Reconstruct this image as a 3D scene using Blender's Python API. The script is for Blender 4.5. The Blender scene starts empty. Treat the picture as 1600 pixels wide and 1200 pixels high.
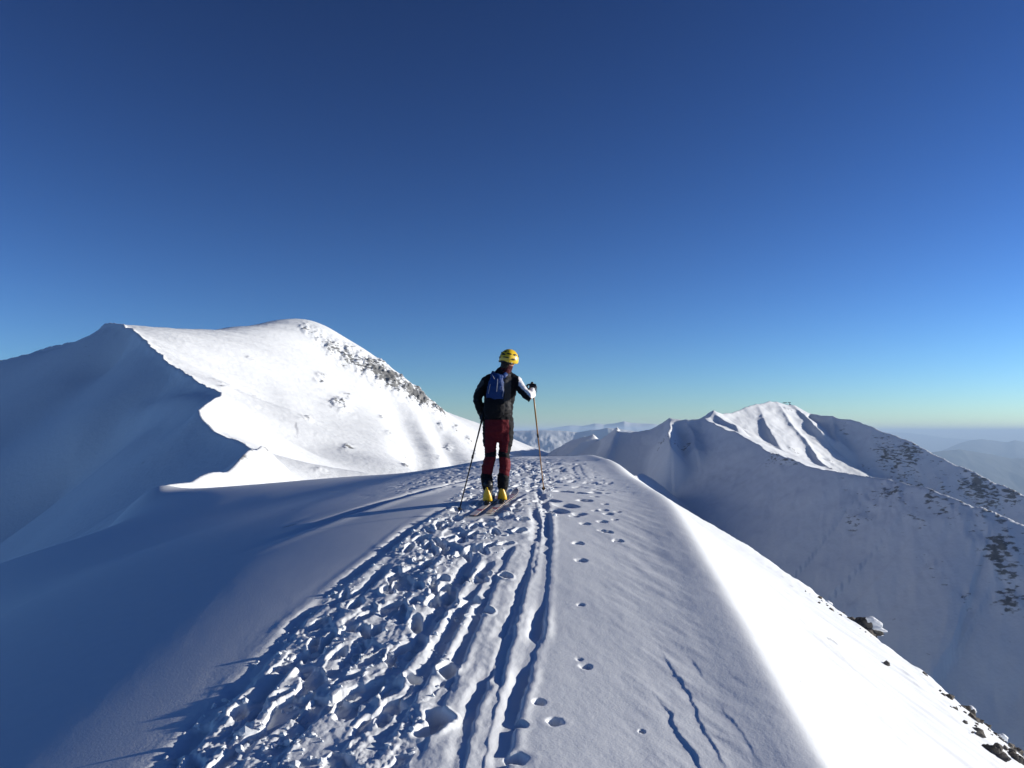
import bpy, math, random
import numpy as np

# ------------------------------------------------------------------ camera, sky, sun, exposure
scene = bpy.context.scene
PITCH = math.radians(3.32)
FPX = 1294.0
CP, SP = math.cos(PITCH), math.sin(PITCH)
cam_data = bpy.data.cameras.new('camera')
cam = bpy.data.objects.new('camera', cam_data)
scene.collection.objects.link(cam)
cam.location = (0, 0, 0)
cam.rotation_euler = (math.radians(90) + PITCH, 0, 0)
cam_data.sensor_width = 36.0
cam_data.lens = 36.0 * FPX / 1600.0
cam_data.clip_start = 0.05
cam_data.clip_end = 120000
scene.camera = cam

SUN_EL = math.radians(10.8)
SUN_AZ = math.radians(10)          # degrees ahead of straight right
sun_dir = (math.cos(SUN_EL) * math.cos(SUN_AZ), math.cos(SUN_EL) * math.sin(SUN_AZ), math.sin(SUN_EL))
world = bpy.data.worlds.new('World')
scene.world = world
world.use_nodes = True
wn, wl = world.node_tree.nodes, world.node_tree.links
wn.clear()
sky = wn.new('ShaderNodeTexSky')
sky.sky_type = 'NISHITA'
sky.sun_disc = False
sky.sun_elevation = SUN_EL
sky.sun_rotation = math.radians(90) - SUN_AZ   # measured from +Y towards +X
sky.altitude = 2300
sky.air_density = 1.0
sky.dust_density = 0.2
sky.ozone_density = 3.0
hsv = wn.new('ShaderNodeHueSaturation')
hsv.inputs['Saturation'].default_value = 0.96
bg = wn.new('ShaderNodeBackground')
bg.inputs['Strength'].default_value = 0.05
wo = wn.new('ShaderNodeOutputWorld')
wl.new(sky.outputs[0], hsv.inputs['Color'])
# the camera's contrast curve, applied to the sky as a whole
gam = wn.new('ShaderNodeGamma'); gam.inputs['Gamma'].default_value = 1.76
tin = wn.new('ShaderNodeMix'); tin.data_type = 'RGBA'; tin.blend_type = 'MULTIPLY'; tin.inputs[0].default_value = 1.0
tin.inputs[7].default_value = (0.475, 0.49, 0.55, 1)
cl = wn.new('ShaderNodeVectorMath'); cl.operation = 'MINIMUM'; cl.inputs[1].default_value = (7.5, 7.5, 7.5)
wl.new(hsv.outputs[0], cl.inputs[0]); wl.new(cl.outputs[0], gam.inputs[0]); wl.new(gam.outputs[0], tin.inputs[6]); wl.new(tin.outputs[2], bg.inputs[0])
wl.new(bg.outputs[0], wo.inputs[0])

sun_data = bpy.data.lights.new('sun', 'SUN')
sun_data.energy = 4.7
sun_data.angle = math.radians(0.55)
sun_data.color = (1.0, 0.93, 0.82)
sun = bpy.data.objects.new('sun', sun_data)
scene.collection.objects.link(sun)
from mathutils import Vector, Matrix
sun.rotation_euler = Vector(sun_dir).to_track_quat('Z', 'Y').to_euler()
sun.location = (30, 5, 20)

scene.view_settings.view_transform = 'Standard'
scene.view_settings.look = 'None'
scene.view_settings.gamma = 1.0
scene.view_settings.use_curve_mapping = False
scene.view_settings.exposure = 0.62
scene.cycles.max_bounces = 8
scene.cycles.diffuse_bounces = 4
scene.cycles.volume_bounces = 0
scene.cycles.use_denoising = True

random.seed(7)
rng = np.random.default_rng(11)

# ------------------------------------------------------------------ helpers: projection and noise
def P(px, py, D):
    """point at forward distance D seen at photograph pixel (px, py)"""
    cx, cy = (px - 800) / FPX, (600 - py) / FPX
    k = D / (CP - cy * SP)
    return (cx * k, D, (SP + cy * CP) * k)

def hash2(ix, iy, seed):
    h = (ix.astype(np.int64) * 374761393 + iy.astype(np.int64) * 668265263 + seed * 1442695041) & 0xFFFFFFFF
    h = ((h ^ (h >> 13)) * 1274126177) & 0xFFFFFFFF
    h = (h ^ (h >> 16)) & 0xFFFFFFFF
    return h

def gnoise(x, y, seed=0):
    xi, yi = np.floor(x), np.floor(y)
    fx, fy = x - xi, y - yi
    u, v = fx * fx * fx * (fx * (fx * 6 - 15) + 10), fy * fy * fy * (fy * (fy * 6 - 15) + 10)
    def g(dx, dy):
        a = hash2(xi + dx, yi + dy, seed) * (2 * math.pi / 4294967296.0)
        return np.cos(a) * (fx - dx) + np.sin(a) * (fy - dy)
    n0 = g(0, 0) * (1 - u) + g(1, 0) * u
    n1 = g(0, 1) * (1 - u) + g(1, 1) * u
    return (n0 * (1 - v) + n1 * v) * 1.5

def fbm(x, y, octaves=4, seed=0, gain=0.5, ridged=False):
    s, a = np.zeros_like(x), 1.0
    t = 0.0
    for o in range(octaves):
        n = gnoise(x * 2 ** o + 17.3 * o, y * 2 ** o - 9.1 * o, seed + o)
        if ridged:
            n = 1 - 2 * np.abs(n)
        s += a * n
        t += a
        a *= gain
    return s / t

def sstep(a, b, x):
    t = np.clip((x - a) / (b - a), 0, 1)
    return t * t * (3 - 2 * t)

def worley(x, y, seed=0):
    xi, yi = np.floor(x), np.floor(y)
    f1 = np.full(x.shape, 9.0); f2 = np.full(x.shape, 9.0); r1 = np.zeros_like(x)
    for dx in (-1, 0, 1):
        for dy in (-1, 0, 1):
            h = hash2(xi + dx, yi + dy, seed)
            px, py = xi + dx + (h & 1023) / 1023.0, yi + dy + ((h >> 10) & 1023) / 1023.0
            d = np.hypot(x - px, y - py)
            rr = ((h >> 20) & 1023) / 1023.0
            m = d < f1
            f2 = np.where(m, f1, np.minimum(f2, d))
            r1 = np.where(m, rr, r1)
            f1 = np.where(m, d, f1)
    return f1, f2, r1

class TPS:
    def __init__(self, pts, reg=0.0):
        p = np.array(pts, float)
        self.s = max(np.ptp(p[:, 0]), np.ptp(p[:, 1]))
        self.c = p[:, :2] / self.s
        n = len(p)
        K = self.k(self.c, self.c) + np.eye(n) * reg
        A = np.zeros((n + 3, n + 3))
        A[:n, :n] = K
        A[:n, n] = 1
        A[:n, n + 1:] = self.c
        A[n, :n] = 1
        A[n + 1:, :n] = self.c.T
        b = np.zeros(n + 3)
        b[:n] = p[:, 2]
        self.w = np.linalg.solve(A, b)
    def k(self, a, b):
        d2 = ((a[:, None, :] - b[None, :, :]) ** 2).sum(-1)
        return 0.5 * d2 * np.log(d2 + 1e-12)
    def __call__(self, x, y):
        sh = np.shape(x)
        x, y = np.ravel(x) / self.s, np.ravel(y) / self.s
        out = np.empty_like(x)
        n = len(self.c)
        for i in range(0, len(x), 40000):
            q = np.stack([x[i:i + 40000], y[i:i + 40000]], 1)
            out[i:i + 40000] = self.k(q, self.c) @ self.w[:n] + self.w[n] + q @ self.w[n + 1:]
        return out.reshape(sh)

def poly_dist(x, y, pl):
    """unsigned distance, side (+ = right of travel), param along, segment-interpolated z"""
    pl = np.array(pl, float)
    best = np.full(np.shape(x), 1e18)
    side = np.zeros_like(best)
    zz = np.zeros_like(best)
    tt = np.zeros_like(best)
    L = 0.0
    for i in range(len(pl) - 1):
        a, b = pl[i], pl[i + 1]
        dx, dy = b[0] - a[0], b[1] - a[1]
        l2 = dx * dx + dy * dy
        t = np.clip(((x - a[0]) * dx + (y - a[1]) * dy) / l2, 0, 1)
        qx, qy = x - (a[0] + t * dx), y - (a[1] + t * dy)
        d2 = qx * qx + qy * qy
        m = d2 < best
        best = np.where(m, d2, best)
        side = np.where(m, np.sign(qx * dy - qy * dx), side)
        if pl.shape[1] > 2:
            zz = np.where(m, a[2] + t * (b[2] - a[2]), zz)
        tt = np.where(m, L + t * math.sqrt(l2), tt)
        L += math.sqrt(l2)
    return np.sqrt(best), side, tt, zz

def raymarch(H, pts, y0, y1, n=900):
    """where the rays through the listed photograph pixels meet the height function"""
    out = []
    ys = np.exp(np.linspace(math.log(y0), math.log(y1), n))
    for (px, py) in pts:
        X, _, Z = P(px, py, 1.0)
        h = H(ys * X, ys)
        hit = np.nonzero(h >= ys * Z)[0]
        i = hit[0] if len(hit) else int(np.argmin(ys * Z - h))
        if i > 0 and len(hit):
            f0, f1 = ys[i - 1] * Z - h[i - 1], h[i] - ys[i] * Z
            yy = ys[i - 1] + (ys[i] - ys[i - 1]) * f0 / max(f0 + f1, 1e-9)
        else:
            yy = ys[i]
        out.append((float(X * yy), float(yy)))
    return out

def grid_mesh(name, X, Y, Z, mat, attrs=None, wrap=False):
    nr, nc = X.shape
    co = np.stack([X, Y, Z], -1).reshape(-1, 3).astype(np.float32)
    idx = np.arange(nr * nc).reshape(nr, nc)
    q = np.stack([idx[:-1, :-1], idx[:-1, 1:], idx[1:, 1:], idx[1:, :-1]], -1).reshape(-1, 4)
    me = bpy.data.meshes.new(name)
    me.vertices.add(len(co))
    me.vertices.foreach_set('co', co.ravel())
    me.loops.add(q.size)
    me.loops.foreach_set('vertex_index', q.ravel().astype(np.int32))
    me.polygons.add(len(q))
    me.polygons.foreach_set('loop_start', np.arange(0, q.size, 4, dtype=np.int32))
    me.polygons.foreach_set('loop_total', np.full(len(q), 4, np.int32))
    me.polygons.foreach_set('use_smooth', np.ones(len(q), bool))
    me.update(calc_edges=True)
    for k, v in (attrs or {}).items():
        a = me.attributes.new(k, 'FLOAT', 'POINT')
        a.data.foreach_set('value', np.ravel(v).astype(np.float32))
    me.materials.append(mat)
    o = bpy.data.objects.new(name, me)
    scene.collection.objects.link(o)
    return o

# ------------------------------------------------------------------ materials
def new_mat(name):
    m = bpy.data.materials.new(name)
    m.use_nodes = True
    return m, m.node_tree.nodes, m.node_tree.links, m.node_tree.nodes['Principled BSDF']

def snow_material(name, bump_scale, bump_dist, fine=True, rockcol=(0.17, 0.165, 0.16), rock_scale=1.0, albedo=(0.765, 0.795, 0.82)):
    m, n, l, b = new_mat(name)
    b.inputs['Roughness'].default_value = 0.55
    b.inputs['Specular IOR Level'].default_value = 0.25
    tc = n.new('ShaderNodeTexCoord')
    # faint variation of the snow's own whiteness (wind crust, old and fresh snow)
    nz = n.new('ShaderNodeTexNoise'); nz.inputs['Scale'].default_value = bump_scale * 0.13; nz.inputs['Detail'].default_value = 5
    l.new(tc.outputs['Object'], nz.inputs['Vector'])
    mx = n.new('ShaderNodeMix'); mx.data_type = 'RGBA'
    mx.inputs[6].default_value = (albedo[0] * .93, albedo[1] * .935, albedo[2] * .95, 1)
    mx.inputs[7].default_value = (*albedo, 1)
    l.new(nz.outputs['Fac'], mx.inputs[0])
    at = n.new('ShaderNodeAttribute'); at.attribute_name = 'rock'
    rn = n.new('ShaderNodeTexNoise'); rn.inputs['Scale'].default_value = rock_scale; rn.inputs['Detail'].default_value = 8
    rn.inputs['Roughness'].default_value = 0.65
    l.new(tc.outputs['Object'], rn.inputs['Vector'])
    rr = n.new('ShaderNodeValToRGB')
    rr.color_ramp.elements[0].position = 0.3; rr.color_ramp.elements[1].position = 0.75
    rr.color_ramp.elements[0].color = (rockcol[0] * .5, rockcol[1] * .5, rockcol[2] * .5, 1)
    rr.color_ramp.elements[1].color = (rockcol[0] * 1.6, rockcol[1] * 1.55, rockcol[2] * 1.45, 1)
    l.new(rn.outputs['Fac'], rr.inputs[0])
    # rock shows where mask + noise passes a threshold
    ad = n.new('ShaderNodeMath'); ad.operation = 'MULTIPLY_ADD'; ad.inputs[1].default_value = 1.0
    l.new(at.outputs['Fac'], ad.inputs[0])
    sb = n.new('ShaderNodeMath'); sb.operation = 'MULTIPLY_ADD'; sb.inputs[1].default_value = 2.4; sb.inputs[2].default_value = -1.28
    rn2 = n.new('ShaderNodeTexNoise'); rn2.inputs['Scale'].default_value = rock_scale * 1.7; rn2.inputs['Detail'].default_value = 6
    mp = n.new('ShaderNodeMapping'); mp.inputs['Scale'].default_value = (1, 1, 2.6)
    l.new(tc.outputs['Object'], mp.inputs['Vector']); l.new(mp.outputs[0], rn2.inputs['Vector'])
    l.new(rn2.outputs['Fac'], sb.inputs[0]); l.new(sb.outputs[0], ad.inputs[2])
    th = n.new('ShaderNodeMapRange'); th.inputs['From Min'].default_value = 0.44; th.inputs['From Max'].default_value = 0.70
    th.clamp = True
    l.new(ad.outputs[0], th.inputs['Value'])
    m2 = n.new('ShaderNodeMix'); m2.data_type = 'RGBA'
    l.new(th.outputs[0], m2.inputs[0]); l.new(mx.outputs[2], m2.inputs[6]); l.new(rr.outputs[0], m2.inputs[7])
    l.new(m2.outputs[2], b.inputs['Base Color'])
    bn = n.new('ShaderNodeTexNoise'); bn.inputs['Scale'].default_value = bump_scale; bn.inputs['Detail'].default_value = 6
    bn.inputs['Roughness'].default_value = 0.6
    l.new(tc.outputs['Object'], bn.inputs['Vector'])
    bp = n.new('ShaderNodeBump'); bp.inputs['Strength'].default_value = 1.0; bp.inputs['Distance'].default_value = bump_dist
    l.new(bn.outputs['Fac'], bp.inputs['Height']); l.new(bp.outputs[0], b.inputs['Normal'])
    return m

# ------------------------------------------------------------------ the near ridge
near_pts = []
zc_y = [-12, -6, 0, 3, 4, 6, 8, 10, 12, 16, 22, 30, 36, 45, 60, 90]
zc_z = [-3.4, -2.5, -1.85, -1.70, -1.62, -1.38, -1.10, -0.86, -0.80, -0.80, -0.82, -0.88, -1.25, -2.2, -5.5, -17]
def zc(y): return np.interp(y, zc_y, zc_z)
Lx = [0, -1, -2, -3.3, -4.5, -6, -8, -11, -18]
Lz = [.02, .01, -.10, -.33, -.66, -1.28, -2.6, -5.2, -12]
for y in (-10, -4, 0, 3, 5, 8, 10, 12):
    for x, dz in zip(Lx, Lz):
        near_pts.append((x, y, float(zc(y)) + dz))
for y in (-10, -4, 0, 3, 5, 8, 10, 13, 17, 23, 31):
    near_pts.append((1.1, y, float(zc(y)) - 0.045))
    near_pts.append((2.6, y, float(zc(y)) - 0.10 + 0.17 * (y > 20)))
for y, xs in {16: ((0, 0), (-1.5, -.1), (-3.3, -.36), (-6, -1.25), (-8.5, -2.2), (-14, -5.4)),
              22: ((0, 0), (-2, -.2), (-4, -.6), (-7, -1.45), (-10, -2.35), (-18, -5.5)),
              31: ((0, 0), (-3, -.5), (-6, -1.1), (-10, -1.9), (-14, -2.65), (-22, -5.5))}.items():
    for x, dz in xs:
        near_pts.append((x, y, float(zc(y)) + dz))
for (px, py, D) in [(235, 768, 44), (310, 770, 45), (400, 770, 46), (480, 764, 45), (560, 755, 44), (640, 746, 42), (700, 737, 38), (760, 722, 34), (830, 713, 32)]:
    near_pts.append(P(px, py, D))
near_pts += [P(120, 880, 42), P(0, 1000, 40)]
near_pts += [(-24, 64, -13), (-10, 62, -9), (0, 60, -6), (6, 50, -6), (-30, 80, -26), (0, 85, -18)]
near_tps = TPS(near_pts, 1e-5)
rx_y = [-12, 0, 3.9, 4.9, 6.1, 8, 10, 17, 30, 40]
rx_x = [1.3, 1.42, 1.52, 1.60, 1.70, 1.83, 1.97, 2.42, 3.0, 3.1]
# where the bright flank breaks off steeply
ed_y = [-12, 5, 9, 12, 15, 18, 22, 25, 28, 31, 34, 45]
ed_x = [14, 7.5, 5.9, 6.2, 6.5, 6.8, 7.0, 6.5, 5.6, 4.4, 3.4, 2.6]

def near_base(x, y):
    z = near_tps(x, y)
    xr = np.interp(y, rx_y, rx_x)
    u = x - xr
    w = 0.014 + 0.003 * np.clip(y, 0, 30)
    z = z + 0.030 * np.exp(-((u + 0.05) / 0.32) ** 2)
    z = z - 0.80 * w * np.logaddexp(0, u / w) + 0.24 * .5 * np.logaddexp(0, (u - 1.2) / .5)
    xe = np.interp(y, ed_y, ed_x)
    e = x - xe
    we = 0.25
    z = z - 1.5 * we * np.logaddexp(0, e / we)
    return z

def near_scalar(x, y):
    return near_base(np.asarray(x, float), np.asarray(y, float))

def N2W(pts, y0=2.4, y1=60):
    return raymarch(near_scalar, pts, y0, y1)

SKI_DIR = (math.sin(math.radians(12)), math.cos(math.radians(12)))
BOOT_L, BOOT_R = N2W([(763, 787)])[0], N2W([(786, 785)])[0]
SKIS = [(*BOOT_L, *SKI_DIR), (*BOOT_R, *SKI_DIR)]

# tracks, prints, cracks: found on the photograph, built as relief on the ridge
trail_left = N2W([(150, 1290), (262, 1198), (370, 1080), (480, 965), (560, 900), (622, 855), (690, 800), (722, 770), (750, 748), (800, 730)])
trail_right = N2W([(770, 1290), (775, 1198), (790, 1080), (820, 965), (842, 900), (848, 855), (850, 800), (850, 770), (855, 748), (860, 730)])
tlx, tly = zip(*trail_left)
trx, try_ = zip(*trail_right)
def trail_uv(x, y):
    a, b = np.interp(y, tly, tlx), np.interp(y, try_, trx)
    return (x - a) / np.maximum(b - a, 0.2), b - a

groove_px = [  # (pixels, half width, depth, seed)
    ([(700, 1290), (712, 1195), (735, 1110), (762, 1045), (785, 985), (805, 925), (822, 880), (832, 840)], .035, .050, 1),
    ([(735, 1240), (765, 1110), (790, 1010), (812, 930), (825, 880)], .03, .035, 2),
    ([(760, 1290), (778, 1195), (800, 1110), (822, 1040), (836, 990), (848, 935)], .04, .060, 3),
    ([(838, 1010), (848, 930), (852, 880), (855, 840), (853, 800), (846, 770)], .04, .060, 4),
    ([(826, 905), (836, 860), (840, 820), (834, 790), (828, 765), (832, 745)], .035, .050, 5),
    ([(858, 815), (848, 790), (838, 765), (842, 748)], .035, .045, 6),
    ([(255, 1200), (320, 1130), (400, 1045), (470, 968), (545, 905), (600, 862), (650, 820), (700, 790)], .045, .05, 7),
    ([(330, 1180), (420, 1075), (505, 985), (560, 930), (610, 880)], .035, .05, 8),
    ([(640, 1195), (690, 1085), (735, 985), (770, 905), (800, 850)], .035, .045, 10),
    ([(420, 1200), (500, 1090), (570, 1000), (640, 915), (700, 850)], .045, .05, 11),
    ([(500, 1200), (580, 1095), (650, 1005), (705, 925), (745, 865)], .05, .05, 12),
    ([(570, 1200), (620, 1120), (680, 1025), (735, 930), (770, 870)], .04, .05, 13),
]
grooves = [(N2W(p, 2.4, 60), hw, dp, sd) for p, hw, dp, sd in groove_px]
side_track = N2W([(300, 892), (380, 862), (470, 828), (560, 797), (640, 773), (700, 757), (745, 744)], 6, 60)
side_track2 = N2W([(360, 850), (440, 822), (520, 796)], 6, 60)
crack_px = [
    ([(1032, 1096), (1050, 1118), (1056, 1145), (1072, 1165), (1085, 1178), (1092, 1196), (1110, 1225)], .018, 1.0),
    ([(1034, 1015), (1048, 1045), (1062, 1062), (1080, 1090), (1092, 1120), (1098, 1145), (1114, 1165), (1128, 1190), (1140, 1215)], .011, .9),
    ([(1078, 1030), (1090, 1045), (1110, 1075)], .007, .8),
    ([(1122, 1098), (1140, 1122), (1160, 1150), (1180, 1180), (1196, 1205)], .006, .8),
    ([(1110, 1150), (1140, 1160), (1150, 1185)], .004, .8),
    ([(1145, 1056), (1168, 1074)], .005, .8),
    ([(905, 724), (910, 736), (916, 745)], .02, .8), ([(895, 730), (902, 742)], .015, .8),
]
cracks = [(N2W(p)[::-1], dp, s) for p, dp, s in crack_px]
pits_px = [(843, 1097, .045, .03), (867, 1128, .055, .045), (815, 1133, .045, .035), (1003, 1143, .02, .02), (808, 1185, .07, .06),
           (915, 1042, .05, .02), (905, 1030, .03, .01), (907, 945, .035, .02), (909, 876, .07, .03), (903, 849, .06, .035), (965, 845, .06, .035), (949, 831, .06, .03), (940, 829, .05, .02),
           (942, 815, .07, .035), (915, 818, .07, .03), (961, 812, .04, .02), (951, 803, .07, .03), (943, 797, .06, .03), (930, 798, .05, .02), (965, 800, .05, .02),
           (945, 788, .05, .02), (905, 803, .10, .03), (898, 806, .07, .02), (885, 790, .18, .04), (868, 798, .18, .04), (880, 768, .16, .05), (905, 770, .15, .04),
           (935, 770, .16, .04), (946, 770, .08, .03), (872, 758, .18, .05), (885, 748, .14, .04), (946, 752, .06, .02), (952, 755, .06, .02), (862, 782, .15, .04),
           (925, 720, .2, .06), (908, 725, .15, .04), (870, 735, .2, .05), (890, 728, .2, .04), (895, 720, .2, .04), (880, 716, .2, .04), (850, 720, .2, .05), (865, 725, .2, .05),
           (930, 776, .07, .02), (912, 782, .12, .03), (1085, 805, .08, .02)]
pits = [(N2W([(a, b)])[0], r, d) for a, b, r, d in pits_px]

def near_detail(x, y, zb):
    """relief of tracks, boot holes, churned lumps and wind crust, metres"""
    z = np.zeros_like(x)
    uu, wid = trail_uv(x, y)
    wob = 0.10 * fbm(x * 1.3, y * 1.3, 3, 5)
    tm = sstep(-0.06, 0.06, uu + wob) * (1 - sstep(0.60, 0.80, uu + wob)) * (1 - sstep(24, 34, y)) * sstep(1.0, 2.0, y)
    tmw = sstep(-0.15, 0.05, uu + wob) * (1 - sstep(0.9, 1.1, uu + wob)) * (1 - sstep(26, 36, y)) * sstep(1.0, 2.0, y)
    # far part of the crest is churned right across
    far = sstep(10.5, 14, y) * (1 - sstep(28, 34, y)) * sstep(-2.6, -1.4, x) * (1 - sstep(0.9, 2.2, x + wob))
    tm = np.maximum(tm, far * 0.7)
    # wind-rippled crust everywhere, elongated along the wind
    cr = fbm(x * 1.1 + y * .25, y * .45, 4, 21)
    lf = .12 + .88 * sstep(-.30, -.02, uu)
    z += 0.008 * cr * lf
    z += 0.0018 * fbm(x * 7, y * 4, 3, 31) * lf
    # trench + churned lumps inside the trail
    al, ac = y + .15 * x, x - .15 * y
    act = .38 + .62 * sstep(-.08, .16, fbm(ac * 2.2, al * .8, 3, 44) + .12)
    tm = tm * act
    lump = fbm(ac * 4.2, al * 1.1, 3, 41, 0.55)
    z += tm * (0.012 * lump)
    lump2 = fbm(ac * 9.5, al * 5.0, 4, 51, 0.62)
    rough = sstep(-.02, .22, fbm(ac * 3.2, al * 1.1, 3, 61) + .10 * np.sin(uu * 9))
    z += tm * rough * 0.017 * np.maximum(lump2, -.12)
    # broken crust: slabs that have sunk or tipped, edges sharp
    wx_, wy_ = .45 * fbm(ac * 4, al * 4, 3, 62), .45 * fbm(ac * 4 + 7, al * 4, 3, 63)
    f1, f2, r1 = worley(ac * 6.5 + wx_, al * 3.2 + wy_, 64)
    edge = sstep(0.0, .14, f2 - f1)
    dens = .15 + .25 * sstep(-.3, .4, fbm(ac * 1.1, al * .5, 2, 65))
    z += tm * (-.036 * (r1 < dens) * edge + .008 * (r1 > .86) * edge)
    f1, f2, r1 = worley(ac * 13 + wx_ * 2, al * 8 + wy_ * 2, 66)
    z += tm * (.011 * (r1 > .84) - .011 * (r1 < .18)) * sstep(0, .25, f2 - f1) * (.35 + .65 * rough)
    z += tm * (.3 + .7 * rough) * 0.013 * fbm(x * 28, y * 22, 4, 71, .6)
    z += tmw * lf * 0.004 * fbm(x * 14, y * 9, 3, 72)
    m = (tmw > 0.02) | (far > .02)
    mi = np.nonzero(m)
    xs, ys = x[mi], y[mi]
    d = np.zeros_like(xs)
    order = np.argsort(ys)
    ysort = ys[order]; xsort = xs[order]
    dd = np.zeros_like(ysort)
    prng = np.random.default_rng(5)
    # boot and step holes
    def hole(hx, hy, ang, a, b, dep, rim):
        i0, i1 = np.searchsorted(ysort, [hy - 2.6 * a, hy + 2.6 * a])
        if i1 <= i0: return
        px, py = xsort[i0:i1] - hx, ysort[i0:i1] - hy
        ca, sa = math.cos(ang), math.sin(ang)
        p, q = (px * ca + py * sa) / a, (-px * sa + py * ca) / b
        r = np.sqrt(p * p + q * q) + 0.22 * gnoise(px * 9 + hx * 31, py * 9 + hy * 17, 3)
        dd[i0:i1] += -dep * (1 - sstep(0.72, 1.06, r)) + rim * np.exp(-((r - 1.28) / .22) ** 2) * (1 + 0.9 * gnoise(px * 16, py * 16 + hx * 7, 4))
    n = 0
    while n < 230:
        hy = float(np.exp(prng.uniform(math.log(2.6), math.log(27))))
        a_, b_ = np.interp(hy, tly, tlx), np.interp(hy, try_, trx)
        u = prng.uniform(0.05, 0.66) if hy < 9 else prng.uniform(0, 1.1)
        hx = a_ + u * (b_ - a_)
        hole(hx, hy, math.pi / 2 - 0.13 + prng.normal(0, .3), prng.uniform(.09, .15), prng.uniform(.035, .055), prng.uniform(.022, .050), prng.uniform(.001, .007))
        n += 1
    # the clear, deep ones of the photograph
    for (px, py, s) in [(700, 1045, 1), (685, 1120, 1.15), (672, 1140, 1.), (645, 1060, .7), (735, 940, 1), (752, 905, .9), (757, 895, .8), (690, 905, .9), (742, 858, 1.1), (720, 865, .9), (818, 812, 1),
                        (812, 830, 1), (790, 850, .8), (560, 985, .8), (790, 900, .8), (605, 925, .8), (655, 875, .8), (765, 820, 1), (762, 955, .7)]:
        (hx, hy) = N2W([(px, py)])[0]
        hole(hx, hy, math.pi / 2 + prng.normal(0, .5), .10 * s, .062 * s, .075, .010)
    d[order] = dd
    z[mi] += np.clip(d, -0.13, 0.09)
    # fine wind crust and loose grains over everything near
    z += 0.0006 * fbm(x * 30, y * 22, 3, 97) * (1 - sstep(6, 11, y)) * lf
    # ski and sledge grooves
    for pl, hw, dp, sd in grooves:
        pa = np.array(pl)
        sel = np.nonzero((x > pa[:, 0].min() - .5) & (x < pa[:, 0].max() + .5) & (y > pa[:, 1].min() - .5) & (y < pa[:, 1].max() + .5))
        xs, ys = x[sel], y[sel]
        dist, side, t, _ = poly_dist(xs, ys, pl)
        tot = t.max()
        k = 0.35 + .85 * sstep(-.25, .45, gnoise(t * 1.1 + sd * 7.7, np.zeros_like(t) + sd * 3.3, sd) + 0.25 * gnoise(t * 6, np.zeros_like(t) + sd, sd + 9))
        k *= sstep(0, .3, t) * (1 - sstep(tot - .3, tot, t))
        s = dist * side + 0.012 * gnoise(t * 9, np.zeros_like(t) + sd * 1.7, 8)
        # right wall steep, left wall gentle: skis pushed into the slope
        prof = -sstep(-hw * 2.3, -hw * .4, s) * (1 - sstep(hw * .75, hw * 1.25, s))
        berm = np.exp(-((s - hw * 1.9) / (hw * .7)) ** 2) * .3 + np.exp(-((s + hw * 3.0) / (hw * .9)) ** 2) * .12
        z[sel] += dp * (.33 if sd < 7 else .50) * k * (prof + berm)
    for pl, dp, wdt in ((side_track, .07, .11), (side_track2, .03, .10)):
        pa = np.array(pl)
        sel = np.nonzero((x > pa[:, 0].min() - 2) & (x < pa[:, 0].max() + 2) & (y > pa[:, 1].min() - 2) & (y < pa[:, 1].max() + 2))
        xs, ys = x[sel], y[sel]
        dist, side, t, _ = poly_dist(xs, ys, pl)
        tot = t.max()
        s = dist * side
        k = sstep(0, 3.0, t) * (1 - sstep(tot - 1.5, tot, t)) * (.8 + .3 * gnoise(t * 2, t * 0, 3))
        z[sel] += dp * k * (-np.exp(-(s / wdt) ** 2) + .35 * np.exp(-((s - wdt * 2) / wdt) ** 2))
    for pl, dp, wd in cracks:
        pa = np.array(pl)
        sel = np.nonzero((x > pa[:, 0].min() - .6) & (x < pa[:, 0].max() + .6) & (y > pa[:, 1].min() - .4) & (y < pa[:, 1].max() + .4))
        xs, ys = x[sel], y[sel]
        dist, side, t, _ = poly_dist(xs, ys, pl)
        tot = t.max()
        s = dist * side + 0.014 * gnoise(t * 9, t * 0 + 3.3, 18) + .005 * gnoise(t * 30, t * 0, 19)
        k = sstep(0, .25, t) * (1 - .8 * sstep(tot * .8, tot, t))
        sc = 1 if ys.mean() < 9 else 3
        # a thin shelf edge: drops on the left side of the line
        z[sel] += dp * .34 * k * (sstep(-.006 * sc, .006 * sc, -s * -1) * np.exp(-np.maximum(s, 0) / (.16 * sc)) - .25 * np.exp(-((s + .02) / .03) ** 2))
    for (c, r, dp) in pits:
        sel = np.nonzero((np.abs(x - c[0]) < r * 3.5) & (np.abs(y - c[1]) < r * 3.5))
        q = np.sqrt((x[sel] - c[0]) ** 2 + ((y[sel] - c[1])) ** 2) / r
        q = q + .25 * gnoise((x[sel] - c[0]) / r, (y[sel] - c[1]) / r, int(r * 1000))
        z[sel] += dp * .8 * (-(1 - sstep(.62, .95, q)) + .03 * np.exp(-((q - 1.3) / .3) ** 2))
    # wind ripples on the right-hand crust and texture of the bright flank
    xr = np.interp(y, rx_y, rx_x)
    fl = sstep(.2, 1.2, x - xr)
    z += fl * (0.07 * fbm(x * .8 + y * .9, y * .35 - x * .2, 4, 81) + 0.022 * fbm(x * 3.2 + y * 1.5, y * 2.0 - x, 4, 82, .6) * sstep(-.1, .3, fbm(x * .7, y * .5, 2, 83)))
    xe = np.interp(y, ed_y, ed_x)
    eg = np.exp(-((x - xe) / 1.1) ** 2) * sstep(5, 12, y) * (1 - sstep(26, 34, y))
    z += eg * (0.10 * fbm(x * 1.4, y * 1.4, 4, 91, .6))
    rg = sstep(-.5, 0.3, x - xr + 0.9) * (1 - sstep(-0.5, -.15, x - xr))
    z += rg * 0.006 * fbm(x * 5 + y * 2.0, y * 1.1, 3, 93) * (1 - sstep(9, 14, y))
    # soft knob of snow at the far left end of the crest and a few drifts
    k = P(243, 770, 43)
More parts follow.
